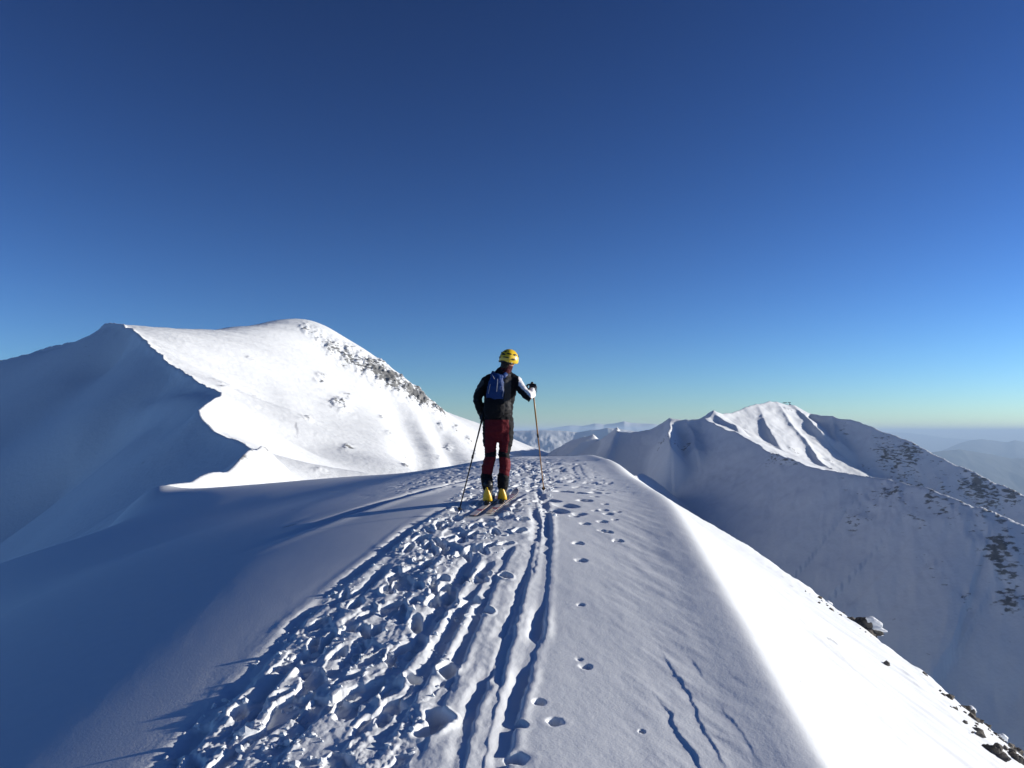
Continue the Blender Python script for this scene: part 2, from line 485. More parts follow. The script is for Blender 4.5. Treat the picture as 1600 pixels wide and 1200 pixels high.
    z += 0.22 * np.exp(-(((x - k[0]) / 0.9) ** 2 + ((y - k[1]) / 1.2) ** 2))
    z += 0.05 * fbm(x * .18, y * .14, 3, 95) * .6 * sstep(20, 34, np.hypot(x, y)) * (1 - sstep(-2, 2, x - 1))
    # packed platform under the skis
    for (bx, by, dx, dy) in SKIS:
        u_, v_ = (x - bx) * dx + (y - by) * dy, (x - bx) * dy - (y - by) * dx
        mk = (1 - sstep(.07, .13, np.abs(v_))) * sstep(-.98, -.80, u_) * (1 - sstep(.85, 1.05, u_))
        z = z * (1 - mk) - .018 * mk
    return z

def gz(x, y):
    """height of the finished ridge mesh at one spot"""
    a = (math.degrees(math.atan2(x, y)) + 40) / 80 * (len(azn) - 1)
    i = int(np.searchsorted(dd_, y)) - 1
    j = int(a)
    f, g = (y - dd_[i]) / (dd_[i + 1] - dd_[i]), a - j
    return float((Znear[i, j] * (1 - g) + Znear[i, j + 1] * g) * (1 - f) + (Znear[i + 1, j] * (1 - g) + Znear[i + 1, j + 1] * g) * f)

def near_height(x, y):
    zb = near_base(x, y)
    return zb + near_detail(x, y, zb)

snow_near = snow_material('snow_near', 70.0, 0.0018)
az = azn = np.radians(np.linspace(-40, 40, 1050))
d1 = np.exp(np.linspace(math.log(3.0), math.log(13), 640))
d2 = np.exp(np.linspace(math.log(13), math.log(110), 210))[1:]
dd_ = np.concatenate([d1, d2])
A, D = np.meshgrid(az, dd_)
X, Y = D * np.tan(A), D.copy()
Znear = near_height(X, Y)
Znear -= 3.0 * (np.maximum(0, np.hypot(X, Y) - 56) / 14) ** 2
ridge = grid_mesh('snow_ridge', X, Y, Znear, snow_near)
ridge['kind'] = 'structure'

# bright crest running on behind and beside the camera (coarser, joins the ridge below the frame)
gx = np.concatenate([np.linspace(-70, -8, 40), np.linspace(-7.7, 7.7, 110), np.linspace(8, 30, 24)])
gy = np.concatenate([np.linspace(-40, -4, 30), np.linspace(-3.7, 3.0, 60)])
GX, GY = np.meshgrid(gx, gy)
GZ = near_base(GX, np.maximum(GY, -12)) + np.minimum(0, GY + 12) * .3
back = grid_mesh('snow_crest', GX, GY, GZ + 0.012 * fbm(GX * 1.1, GY * .5, 3, 21), snow_near)
back['kind'] = 'structure'

# ------------------------------------------------------------------ the left mountain
crest = [(-16, 40, -9), (-24, 58, -8.0), P(243, 768, 80), P(300, 757, 100), P(350, 738, 122), P(400, 712, 145), P(413, 703, 158), P(372, 692, 176), P(345, 682, 190), P(312, 655, 206),
         P(313, 643, 222), P(345, 628, 240), P(335, 612, 262), P(296, 590, 300), P(262, 570, 335), P(238, 545, 375), P(215, 524, 415), P(176, 507, 470),
         P(150, 522, 485), P(134, 530, 495), P(60, 549, 525), P(0, 565, 555), P(-120, 590, 610), P(-300, 650, 700)]
lit_pts = list(crest[1:18])
lit_pts += [P(*t) for t in [(250, 512, 505), (300, 515, 540), (350, 516, 585), (400, 512, 625), (440, 508, 665), (475, 500, 700), (500, 506, 710), (560, 540, 735), (620, 582, 765), (690, 641, 805),
            (740, 658, 850), (800, 690, 900), (845, 713, 950), (900, 745, 1000)]]
lit_pts += [P(*t) for t in [(451, 651, 430), (450, 602, 505), (550, 600, 620), (600, 650, 585), (500, 700, 330), (600, 700, 400), (650, 740, 330), (500, 745, 230), (700, 700, 560),
            (425, 738, 165), (600, 748, 215), (760, 705, 720), (380, 560, 500), (420, 680, 300), (360, 610, 345), (520, 560, 660)]]
lit_pts += [(0, 180, -45), (5, 330, -55), (60, 300, -95), (50, 600, -70), (110, 800, -100), (-8, 100, -28), (20, 60, -30), (-20, 60, -12),
            (-250, 770, 50), (-190, 900, 20), (-60, 980, -70), (-380, 740, -40), (-330, 600, 5), (-130, 960, -35), (120, 1080, -110)]
lit_tps = TPS(lit_pts, 1e-5)
sh_pts = list(crest)
sh_pts += [P(*t) for t in [(0, 700, 352), (0, 850, 255), (100, 800, 228), (200, 700, 245), (0, 610, 440), (200, 790, 112), (100, 600, 400), (-150, 760, 330), (120, 700, 305), (230, 640, 305), (180, 570, 410)]]
sh_pts += [(-150, 100, -85), (-80, 60, -45), (-60, 30, -42), (-230, 230, -95), (-370, 380, -85), (-520, 500, -95), (-40, 20, -36), (-500, 640, -50), (-300, 760, -40), (-250, 640, 10), (-160, 300, -18)]
sh_tps = TPS(sh_pts, 1e-5)
# bumps found on the photograph: (px, py, distance, radius across, radius along, height)
left_bumps = [  # px, py, D, rx, ry, dz
    (395, 715, 140, 3.0, 8, 1.1), (320, 652, 212, 3, 10, 1.2), (330, 745, 125, 4, 8, -.7),
]
lb = [(P(a, b, c), rx, ry, dz) for a, b, c, rx, ry, dz in left_bumps]
crest_w = [(p[0], p[1], p[2]) for p in crest]

left_lines = []
T_PEAK = sum(math.dist(crest[i][:2], crest[i + 1][:2]) for i in range(17))
assert abs(crest[17][1] - 470) < 1
def left_height(x, y, detail=True):
    dist, side, t, zcr = poly_dist(x, y, crest_w)
    wob = 0
    if detail:
        wob = (2.2 * fbm(x * .05, y * .05, 3, 101) + .9 * fbm(x * .2, y * .2, 4, 102, .65)) * np.clip(y / 300, .2, 1.5)
    s = dist * side + wob                    # + = lit side
    zl, zs = lit_tps(x, y), sh_tps(x, y)
    # left of the shoulder the crest simply falls away on both sides
    wb = sstep(T_PEAK, T_PEAK + 22, t) * (1 - sstep(-262, -228, x))
    zl = zl * (1 - wb) + (zcr - .5 * dist) * wb
    zs = np.where(wb > 0, np.minimum(zs, zcr - .10 * dist * wb), zs)
    # crisp brow: the two flanks meet on the crest line
    w = sstep(-.8, .8, s)
    z = zl * w + zs * (1 - w)
    z += 0.5 * np.exp(-(s / 2.0) ** 2) * np.clip(y / 200, .3, 2)
    for c, rx, ry, dz in lb:
        z += dz * np.exp(-((x - c[0]) / rx) ** 2 - ((y - c[1]) / ry) ** 2)
    for pl, hgt, wl_, wr_ in left_lines:
        d_, s_, t_, _ = poly_dist(x, y, [(p[0], p[1]) for p in pl])
        ww = np.where(s_ > 0, wr_, wl_)
        tot = sum(math.dist(pl[i][:2], pl[i + 1][:2]) for i in range(len(pl) - 1))
        z += hgt * np.exp(-(d_ / ww) ** 2) * sstep(0, .35 * tot, t_ + .1 * tot)
    if detail:
        k = np.clip(y / 400, .25, 1.0)
        lw = w
        # fall-line flutes on the sunny flank
        a = x * 0.92 + y * 0.20
        b = y * 0.92 - x * 0.35
        z += lw * k * (1.7 * fbm(b * .022, a * .010, 4, 103) + 1.0 * fbm(b * .09, a * .03, 4, 104, .6) + .22 * fbm(x * .35, y * .3, 4, 105, .6))
        z += (1 - lw) * k * (1.3 * fbm(x * .012, y * .010, 3, 106) + .07 * fbm(x * .06, y * .04, 3, 107))
        z += np.exp(-(s / 12) ** 2) * k * (.9 * fbm(x * .12, y * .07, 4, 108))
    return z

def left_scalar(x, y):
    return left_height(np.asarray(x, float), np.asarray(y, float), False)

def L2W(pts):
    return raymarch(left_scalar, pts, 75, 1100, 700)

# gullies, ribs and drifts: (pixels, height, width left of travel, width right of travel); travel is towards us
left_line_px = [
    ([(590, 598), (612, 632), (635, 668), (648, 700), (668, 738)], -9, 16, 11),
    ([(655, 632), (685, 668), (702, 700), (716, 736)], -7, 13, 9),
    ([(575, 580), (600, 618), (622, 655), (632, 695)], 2.5, 10, 6),
    ([(735, 672), (765, 690), (800, 703)], -5, 12, 8),
    ([(330, 640), (290, 640), (240, 648), (210, 655)], 3.2, 6.0, 6.0),
    ([(430, 590), (450, 620), (462, 660)], 1.2, 14, 9),
]
left_lines = [(L2W(p), h, a, b) for p, h, a, b in left_line_px]

# rock outcrops: photograph pixel, radius across (m), radius along (m), strength
rock_left_px = [(520, 546, 9, 18, .6), (545, 558, 9, 22, .66), (570, 570, 10, 24, .72), (595, 582, 11, 28, .85), (618, 596, 11, 28, .95), (640, 610, 10, 26, .98), (660, 624, 9, 24, .98), (680, 638, 7, 20, .95), (582, 572, 9, 20, .7), (690, 646, 4, 12, .9), (600, 570, 6, 16, .6),
                (495, 525, 7, 14, .42), (480, 514, 6, 12, .4), (560, 550, 6, 14, .45), (630, 595, 6, 14, .75), (655, 612, 6, 14, .85),
                (530, 630, 5, 22, .62), (545, 622, 4, 12, .5), (538, 640, 3, 14, .5), (505, 590, 4, 14, .45), (500, 598, 3, 10, .42), (600, 655, 3, 12, .4),
                (350, 600, 5, 9, .42), (355, 607, 3, 8, .40), (395, 562, 3, 5, .45), (405, 622, 2.5, 4, .42), (560, 565, 3, 7, .5), (480, 655, 3, 9, .42), (545, 700, 2.5, 8, .38), (500, 735, 2, 4, .3), (635, 728, 2.4, 6, .48),
                (715, 670, 4, 20, .5), (735, 690, 4, 18, .5), (745, 710, 3, 14, .45), (700, 700, 3, 14, .36), (690, 720, 3, 10, .4), (610, 680, 2.5, 10, .32), (690, 665, 2.5, 12, .45),
                (340, 645, 1.5, 3, .3), (375, 690, 2, 4, .25), (413, 706, 1.0, 3, .6), (385, 720, 1.6, 5, .38), (400, 712, 1.4, 5, .38)]
rock_left = [(w_, rx, ry, s) for (w_, (_, _, rx, ry, s)) in zip(L2W([(a, b) for a, b, *_ in rock_left_px]), rock_left_px)]

def rock_field(x, y, lst):
    r = np.zeros_like(x)
    for c, rx, ry, s in lst:
        r = np.maximum(r, s * np.exp(-(((x - c[0]) / rx) ** 2 + ((y - c[1]) / ry) ** 2) ** 1.2))
    return r

az = np.radians(np.linspace(-44, 9, 640))
dm = np.concatenate([np.linspace(40, 250, 190), np.linspace(251.5, 1000, 430), np.linspace(1010, 1200, 14)])
A, D = np.meshgrid(az, dm)
X, Y = D * np.tan(A), D
Z = left_height(X, Y)
rk = rock_field(X, Y, rock_left)
Z += rk * (6.5 * fbm(X * .11, Y * .08, 5, 111, .68, True) - .6) * np.clip(Y / 500, .25, 1.3)
fade = sstep(1000, 1200, Y)
Z -= fade * 160
# tuck the near margin of the mountain under the ridge we stand on
Z -= (1 - sstep(44, 58, Y)) * 6
snow_far = snow_material('snow_mountain', 0.55, 0.22, rock_scale=0.13, rockcol=(.17, .175, .18))
mt_left = grid_mesh('snowy_mountain', X, Y, Z, snow_far, {'rock': rk * (1 + .9 * fbm(X * .08, Y * .05, 4, 112))})
mt_left['kind'] = 'structure'

# ------------------------------------------------------------------ the right massif: ridges and spurs
def R(*pts): return [P(*p) for p in pts]
# each ridge: points, slope on the left of travel, slope on the right of travel
ridges = [
    # skyline, travelling left to right: left = far side, right = towards us
    (R((835, 725, 900), (862, 706, 870), (890, 690, 840), (926, 679, 805), (930, 690, 802), (938, 687, 800), (950, 677, 797), (965, 670, 793), (970, 677, 792), (985, 677, 790), (1005, 675, 788), (1035, 667, 783)), .7, .60),
    (R((1035, 667, 780), (1045, 657, 780), (1060, 657, 778), (1075, 657, 775), (1103, 656, 772), (1112, 641, 800), (1128, 648, 820), (1145, 645, 840), (1165, 638, 870), (1182, 633, 900), (1205, 629, 930), (1225, 632, 955), (1238, 634, 960),
       (1265, 646, 960), (1300, 653, 930)), .6, .62),
    (R((1300, 653, 930), (1330, 656, 905), (1370, 671, 875), (1430, 696, 840), (1480, 721, 815), (1540, 751, 790), (1600, 777, 765), (1700, 822, 730), (1850, 900, 690)), .45, .85),
    # the nearer ridge that bounds the great shaded bowl; travelling away from the summit towards us and right
    (R((1098, 657, 772), (1120, 664, 735), (1150, 679, 690), (1200, 706, 625), (1243, 725, 575), (1280, 735, 548), (1310, 741, 528), (1370, 746, 508), (1420, 757, 485), (1450, 763, 474), (1480, 775, 462), (1520, 795, 448),
       (1560, 808, 440), (1600, 823, 430), (1700, 870, 405), (1850, 950, 380)), .42, .78),
    # spurs coming down from the skyline towards us
    (R((1182, 633, 900), (1193, 655, 850), (1205, 675, 810), (1222, 705, 765), (1235, 722, 740)), .55, .75, .004),
    (R((1215, 630, 940), (1228, 650, 900), (1242, 672, 860), (1266, 700, 815), (1290, 728, 765), (1300, 740, 740)), 1.15, .70, .006),
    (R((1238, 635, 960), (1255, 647, 930), (1270, 659, 900), (1282, 672, 880)), .8, .8, .004),
    (R((1298, 653, 932), (1302, 665, 910), (1312, 690, 870)), 1.1, .9, .004),
    (R((1112, 641, 800), (1120, 652, 780), (1140, 664, 755)), .35, .8, .03),
    # rock tooth left of the massif
    (R((1045, 657, 780), (1048, 672, 740), (1052, 700, 690)), .9, 1.0, .02),
    (R((1072, 657, 775), (1083, 676, 745), (1090, 700, 700)), .5, .8, .012),
    (R((1004, 731, 640), (985, 747, 590), (975, 775, 540)), .6, .7, .004),
]
ridges = [([(p[0], p[1], p[2] - (4.5 if (len(r) > 3 and n == 0) else 0)) for n, p in enumerate(r[0])],) + tuple(r[1:]) for r in ridges]
def right_height(x, y, detail=True):
    if detail:
        wx = 5 * fbm(x * .012, y * .012, 3, 201) + 1.6 * fbm(x * .06, y * .05, 3, 202)
        wy = 5 * fbm(x * .012 + 9, y * .012, 3, 203)
    else:
        wx = wy = 0
    xx, yy = x + wx * .95, y + wy * .95
    acc = None
    K = 3.0
    for pl, sl, sr, *q in ridges:
        dist, side, t, zc_ = poly_dist(xx, yy, pl)
        sl_ = np.where(side > 0, sr, sl)
        # concave flanks: steep under the crest, easing into the bowl
        h = zc_ - sl_ * dist * (1 - .12 * sstep(20, 200, dist)) - (q[0] if q else 0) * dist ** 2
        h = np.maximum(h, -400)
        acc = np.exp(np.clip((h + 100) / K, -200, 300)) if acc is None else acc + np.exp(np.clip((h + 100) / K, -200, 300))
    z = K * np.log(acc) - 100
    z = np.maximum(z, -210) if not detail else z
    # bowl floor
    fl = -380.0
    z = fl + 18 * np.log1p(np.exp(np.clip((z - fl) / 18, -30, 30)))
    if detail:
        z += 1.5 * fbm((x * .8 - y * .45) * .030, (x * .5 + y * .85) * .007, 4, 207, .55, True) * sstep(420, 620, x + y)
        z += 2.4 * fbm(x * .014, y * .012, 4, 204) + .8 * fbm(x * .06, y * .05, 4, 205) * 1.0 + .25 * fbm(x * .25, y * .2, 3, 206)
    return z

def right_scalar(x, y):
    return right_height(np.asarray(x, float), np.asarray(y, float), False)

rock_right_px = [(1395, 712, 18, 26, .85), (1415, 715, 14, 20, .8), (1385, 725, 12, 16, .6), (1430, 708, 10, 14, .6), (1425, 735, 10, 20, .6), (1412, 745, 10, 18, .6), (1432, 752, 8, 12, .6), (1465, 745, 8, 14, .5), (1480, 742, 10, 8, .45),
                 (1470, 765, 10, 12, .55), (1512, 740, 8, 10, .6), (1525, 765, 14, 20, .85), (1540, 780, 14, 16, .85), (1560, 765, 10, 14, .6), (1580, 770, 12, 18, .75), (1510, 772, 10, 12, .55), (1550, 750, 8, 10, .5), (1590, 762, 8, 12, .55),
                 (1480, 775, 8, 8, .5), (1355, 735, 8, 12, .5), (1320, 672, 6, 12, .5), (1338, 685, 4, 10, .4), (1465, 725, 8, 8, .5), (1450, 705, 6, 8, .4),
                 (1375, 785, 10, 18, .55), (1395, 770, 8, 14, .55), (1402, 793, 6, 10, .5), (1338, 818, 9, 12, .45), (1360, 800, 7, 12, .45), (1460, 790, 6, 14, .5), (1430, 815, 5, 12, .45), (1480, 805, 8, 14, .5), (1498, 808, 8, 14, .5), (1500, 795, 6, 10, .45),
                 (1540, 813, 6, 8, .5), (1558, 818, 6, 10, .5), (1565, 845, 7, 12, .5), (1520, 845, 6, 14, .45), (1568, 870, 11, 14, .75), (1580, 885, 9, 10, .7), (1560, 890, 7, 10, .7), (1585, 935, 11, 10, .7), (1575, 928, 7, 8, .6), (1555, 925, 3, 5, .4),
                 (1465, 905, 5, 12, .45), (1510, 940, 4, 7, .5), (1525, 870, 5, 7, .45), (1325, 765, 5, 8, .42), (1345, 775, 4, 8, .36),
                 (1210, 720, 9, 14, .52), (1235, 725, 8, 12, .5), (1240, 722, 4, 6, .4),
                 (1035, 700, 6, 10, .7), (1045, 685, 6, 10, .5), (1075, 700, 8, 10, .6), (1080, 675, 5, 8, .4), (1060, 695, 10, 10, .45), (965, 675, 4, 6, .5), (1300, 725, 7, 10, .7), (1240, 705, 6, 9, .4), (1228, 640, 4, 7, .65), (1235, 642, 3, 4, .6),
                 (1270, 668, 4, 8, .55), (1325, 656, 2.5, 2.5, .8), (1300, 735, 6, 8, .5), (1355, 735, 7, 10, .5)]
rock_right = [(w_, rx, ry, s) for (w_, (_, _, rx, ry, s)) in zip(raymarch(right_scalar, [(a, b) for a, b, *_ in rock_right_px], 250, 1200, 900), rock_right_px)]
az = np.radians(np.linspace(-2.5, 45, 640))
dm = np.concatenate([np.linspace(150, 330, 40), np.linspace(331.5, 1010, 440), np.linspace(1020, 1400, 24)])
A, D = np.meshgrid(az, dm)
X, Y = D * np.tan(A), D
Z = right_height(X, Y)
rk = rock_field(X, Y, rock_right)
Z += rk * (4.5 * fbm(X * .08, Y * .07, 5, 211, .62, True) - .8)
Z -= sstep(1100, 1400, Y) * 200 + (1 - sstep(-40, 60, X - (Y - 600) * .0)) * 60 * sstep(.0, 1, (60 - X) / 60) * 0
mt_right = grid_mesh('snowy_massif', X, Y, Z, snow_far, {'rock': rk * (.84 + .9 * fbm(X * .05, Y * .04, 4, 212))})
mt_right['kind'] = 'structure'

# ------------------------------------------------------------------ distant ranges
def range_mesh(name, D0, depth, prof, base, seed, mat, amp, nc=420, nr=90, rough=1.0, slope_f=1.0, rockiness=0.0):
    """a mountain range: crest profile seen from here, real depth and spurs behind and in front"""
    px = np.array([p[0] for p in prof], float)
    h = np.array([P(a, b, D0)[2] for a, b in prof])
    xs = np.array([P(a, b, D0)[0] for a, b in prof])
    X = np.linspace(xs[0], xs[-1], nc)[None, :].repeat(nr, 0)
    Yv = np.linspace(-depth, depth, nr)
    Y = D0 + Yv[:, None].repeat(nc, 1)
    crest_z = np.interp(X / (Y / D0), xs, h)
    t = np.abs(Yv)[:, None] / depth
    wav = fbm(X / (depth * .55), Y / (depth * .9), 4, seed, .5, True)
    fine = fbm(X / (depth * .16), Y / (depth * .22), 5, seed + 5, .55, True)
    Z = base + (crest_z - base) * (1 - t ** 1.05 * slope_f) + amp * (t * 2.2).clip(0, 1) * (wav * .8 + fine * .35) * (1 - t * .5) + amp * .10 * rough * fine
    Z = np.maximum(Z, base - 40 + 10 * fine)
    o = grid_mesh(name, X, Y, Z, mat, {'rock': np.clip(rockiness + 0 * X, 0, 1)})
    o['kind'] = 'structure'
    return o
BASE = -1400.0
snow_range = snow_material('snow_range', 0.02, 4.0, rock_scale=0.01, rockcol=(.10, .11, .10))
range_mesh('snowy_range', 5200, 1300, [(520, 700), (640, 690), (740, 680), (800, 674), (830, 672), (860, 673), (885, 674), (900, 676), (925, 671), (950, 669), (975, 671), (1010, 676), (1060, 684), (1200, 700), (1400, 720)], -700, 301, snow_range, 75, nc=700, nr=150)
range_mesh('snowy_range', 21000, 4500, [(400, 700), (700, 680), (800, 672), (860, 669), (890, 664), (910, 665), (930, 661), (945, 663), (960, 661), (975, 658), (985, 660), (1000, 661), (1020, 662), (1035, 664), (1060, 668), (1120, 674), (1300, 688)], BASE, 311, snow_range, 130, nc=600, nr=80)
hill_m, n_, l_, b_ = new_mat('wooded_hill')
b_.inputs['Base Color'].default_value = (0.07, 0.085, 0.06, 1)
b_.inputs['Roughness'].default_value = 0.95
nzh = n_.new('ShaderNodeTexNoise'); nzh.inputs['Scale'].default_value = 0.004; nzh.inputs['Detail'].default_value = 8
tch = n_.new('ShaderNodeTexCoord'); l_.new(tch.outputs['Object'], nzh.inputs['Vector'])
crh = n_.new('ShaderNodeValToRGB'); crh.color_ramp.elements[0].color = (.035, .045, .04, 1); crh.color_ramp.elements[1].color = (.11, .12, .11, 1)
l_.new(nzh.outputs['Fac'], crh.inputs[0]); l_.new(crh.outputs[0], b_.inputs['Base Color'])
range_mesh('distant_hill', 32000, 5000, [(1150, 672), (1280, 671), (1350, 674), (1395, 675), (1420, 676), (1450, 680), (1475, 684), (1510, 686), (1540, 690), (1600, 700), (1700, 706), (1800, 712)], BASE, 321, hill_m, 120)
range_mesh('distant_hill', 19000, 3800, [(1300, 725), (1400, 722), (1440, 716), (1470, 705), (1500, 692), (1515, 688), (1535, 686), (1550, 688), (1575, 691), (1585, 687), (1600, 690), (1640, 700), (1720, 704), (1850, 690)], BASE, 331, hill_m, 140)
range_mesh('distant_hill', 12500, 2400, [(1300, 735), (1380, 722), (1430, 712), (1470, 704), (1500, 702), (1540, 708), (1580, 716), (1620, 716), (1700, 730), (1850, 720)], BASE, 341, hill_m, 110)
# lowland out to the horizon
gv = np.array([-60000, -20000, -6000, -2500, 0, 2500, 6000, 20000, 60000], float)
GX, GY = np.meshgrid(gv, gv)
low = grid_mesh('ground', GX, GY, np.full_like(GX, BASE - 20), hill_m)
low['kind'] = 'structure'

# ------------------------------------------------------------------ the air
haze_m = bpy.data.materials.new('haze')
haze_m.use_nodes = True
hn, hl = haze_m.node_tree.nodes, haze_m.node_tree.links
hn.clear()
pv = hn.new('ShaderNodeVolumePrincipled')
pv.inputs['Color'].default_value = (0.54, 0.74, 1.0, 1)
pv.inputs['Density'].default_value = 0.00008
pv.inputs['Anisotropy'].default_value = 0.0
ho = hn.new('ShaderNodeOutputMaterial')
hl.new(pv.outputs[0], ho.inputs['Volume'])
hz = bpy.data.meshes.new('haze')
x0, x1, y0, y1, z0, z1 = -46000, 46000, -14000, 42000, BASE - 22, 110
v = [(x0, y0, z0), (x1, y0, z0), (x1, y1, z0), (x0, y1, z0), (x0, y0, z1), (x1, y0, z1), (x1, y1, z1), (x0, y1, z1)]
hz.from_pydata(v, [], [(3, 2, 1, 0), (4, 5, 6, 7), (0, 1, 5, 4), (1, 2, 6, 5), (2, 3, 7, 6), (3, 0, 4, 7)])
hz.materials.append(haze_m)
haze = bpy.data.objects.new('haze', hz)
scene.collection.objects.link(haze)
haze['kind'] = 'stuff'
haze['label'] = 'thin blue haze filling the air between the ridges and the far hills'

# ------------------------------------------------------------------ builders for things
import bmesh
def tag(o, label=None, cat=None, group=None, kind=None):
    if label: o['label'] = label
    if cat: o['category'] = cat
    if group: o['group'] = group
    if kind: o['kind'] = kind
    return o

def empty(name, loc):
    o = bpy.data.objects.new(name, None)
    scene.collection.objects.link(o)
    o.empty_display_size = 0.1
    o.location = loc
    return o

def link_mesh(name, me, mats, parent=None):
    for m in (mats if isinstance(mats, (list, tuple)) else [mats]):
        me.materials.append(m)
    o = bpy.data.objects.new(name, me)
    scene.collection.objects.link(o)
    if parent is not None:
        o.parent = parent
        q = parent
        off = Vector((0, 0, 0))
        while q is not None:
            off += q.location
            q = q.parent
        me.transform(Matrix.Translation(-off))   # geometry is given in world space
    return o

class Geo:
    def __init__(self): self.v, self.f = [], []
    def add(self, v, f):
        n = len(self.v)
        self.v += [tuple(p) for p in v]
        self.f += [tuple(i + n for i in q) for q in f]
    def loft(self, pts, radii, seg=14, up=(0, 0, 1), cap=True, power=1.0):
        """tube of elliptical sections through pts; radii (across, along 'up' side)"""
        P_ = [Vector(p) for p in pts]
        rings = []
        for i, p in enumerate(P_):
            t = (P_[min(i + 1, len(P_) - 1)] - P_[max(i - 1, 0)]).normalized()
            s = t.cross(Vector(up))
            if s.length < 1e-4: s = t.cross(Vector((0, 1, 0)))
            s.normalize()
            u = s.cross(t).normalized()
            ra, rb = radii[i] if isinstance(radii[i], tuple) else (radii[i], radii[i])
            ring = []
            for k in range(seg):
                a = 2 * math.pi * k / seg
                c, d = math.cos(a), math.sin(a)
                c = math.copysign(abs(c) ** power, c); d = math.copysign(abs(d) ** power, d)
                ring.append(p + s * (ra * c) + u * (rb * d))
            rings.append(ring)
        v = [q for r in rings for q in r]
        f = []
        for i in range(len(rings) - 1):
            for k in range(seg):
                k2 = (k + 1) % seg
                f.append((i * seg + k, i * seg + k2, (i + 1) * seg + k2, (i + 1) * seg + k))
        if cap:
            f.append(tuple(range(seg - 1, -1, -1)))
            f.append(tuple((len(rings) - 1) * seg + k for k in range(seg)))
        self.add(v, f)
        return self
    def limb(self, pts, radii, seg=14, up=(0, 1, 0)):
        """loft with rounded ends"""
        P_ = [Vector(p) for p in pts]
        r = [x if isinstance(x, tuple) else (x, x) for x in radii]
        d0 = (P_[0] - P_[1]).normalized(); d1 = (P_[-1] - P_[-2]).normalized()
        m0, m1 = min(r[0]), min(r[-1])
        pts2 = [P_[0] + d0 * m0 * .95, P_[0] + d0 * m0 * .75] + P_ + [P_[-1] + d1 * m1 * .75, P_[-1] + d1 * m1 * .95]
        r2 = [(r[0][0] * .25, r[0][1] * .25), (r[0][0] * .66, r[0][1] * .66)] + r + [(r[-1][0] * .66, r[-1][1] * .66), (r[-1][0] * .25, r[-1][1] * .25)]
        return self.loft(pts2, r2, seg, up)
    def ball(self, c, r, seg=16, rings=10, rot=None):
        v, f = [], []
        rx, ry, rz = r if isinstance(r, tuple) else (r, r, r)
        M = rot if rot is not None else Matrix.Identity(3)
        c = Vector(c)
        for i in range(rings + 1):
            th = math.pi * i / rings
            for k in range(seg):
                a = 2 * math.pi * k / seg
                v.append(c + M @ Vector((rx * math.sin(th) * math.cos(a), ry * math.sin(th) * math.sin(a), rz * math.cos(th))))
        for i in range(rings):
            for k in range(seg):
                k2 = (k + 1) % seg
                f.append((i * seg + k, (i + 1) * seg + k, (i + 1) * seg + k2, i * seg + k2))
        self.add(v, f)
        return self
    def box(self, c, s, rot=None, bev=0.0):
        M = rot if rot is not None else Matrix.Identity(3)
        c = Vector(c)
        hx, hy, hz_ = s[0] / 2, s[1] / 2, s[2] / 2
        if bev <= 0:
            v = [c + M @ Vector((x * hx, y * hy, z * hz_)) for z in (-1, 1) for y in (-1, 1) for x in (-1, 1)]
            self.add(v, [(0, 2, 3, 1), (4, 5, 7, 6), (0, 1, 5, 4), (1, 3, 7, 5), (3, 2, 6, 7), (2, 0, 4, 6)])
        else:
            bm = bmesh.new()
            bmesh.ops.create_cube(bm, size=1.0)
            for q in bm.verts: q.co = Vector((q.co.x * s[0], q.co.y * s[1], q.co.z * s[2]))
            bmesh.ops.bevel(bm, geom=bm.edges[:], offset=bev, segments=2, affect='EDGES', profile=.6)
            bm.verts.index_update()
            self.add([c + M @ q.co for q in bm.verts], [tuple(l.vert.index for l in fc.loops) for fc in bm.faces])
            bm.free()
        return self
    def mesh(self, name, smooth=True):
        me = bpy.data.meshes.new(name)
        me.from_pydata(self.v, [], self.f)
        bm = bmesh.new(); bm.from_mesh(me)
        bmesh.ops.remove_doubles(bm, verts=bm.verts, dist=1e-6)
        bmesh.ops.recalc_face_normals(bm, faces=bm.faces)
        bm.to_mesh(me); bm.free()
        me.polygons.foreach_set('use_smooth', [smooth] * len(me.polygons))
        return me
    def fused(self, name, voxel=0.012, smooth=4, noise=None):
        """union of all the pieces as one continuous skin"""
        me = self.mesh(name)
        o = bpy.data.objects.new('tmp', me)
        scene.collection.objects.link(o)
        m = o.modifiers.new('r', 'REMESH'); m.mode = 'VOXEL'; m.voxel_size = voxel; m.use_smooth_shade = True
        if smooth:
            s = o.modifiers.new('s', 'SMOOTH'); s.factor = .5; s.iterations = smooth
        dg = bpy.context.evaluated_depsgraph_get()
        out = bpy.data.meshes.new_from_object(o.evaluated_get(dg))
        bpy.data.objects.remove(o); bpy.data.meshes.remove(me)
        out.name = name
        if noise:
            n = len(out.vertices)
            co = np.empty(n * 3); out.vertices.foreach_get('co', co); co = co.reshape(-1, 3)
            no = np.empty(n * 3); out.vertices.foreach_get('normal', no); no = no.reshape(-1, 3)
            for (fx, fz, amp, sd) in noise:
                # fabric folds: mostly horizontal creases
                h = fbm(co[:, 0] * fx + co[:, 1] * fx * .7 + sd, co[:, 2] * fz + co[:, 1] * 3, 3, sd)
                co = co + no * (amp * h)[:, None]
            out.vertices.foreach_set('co', co.ravel())
            out.update()
        out.polygons.foreach_set('use_smooth', [True] * len(out.polygons))
        return out

def proj(co):
    x, y, z = co
    f = y * CP + z * SP
    return 800 + FPX * x / f, 600 - FPX * (-y * SP + z * CP) / f

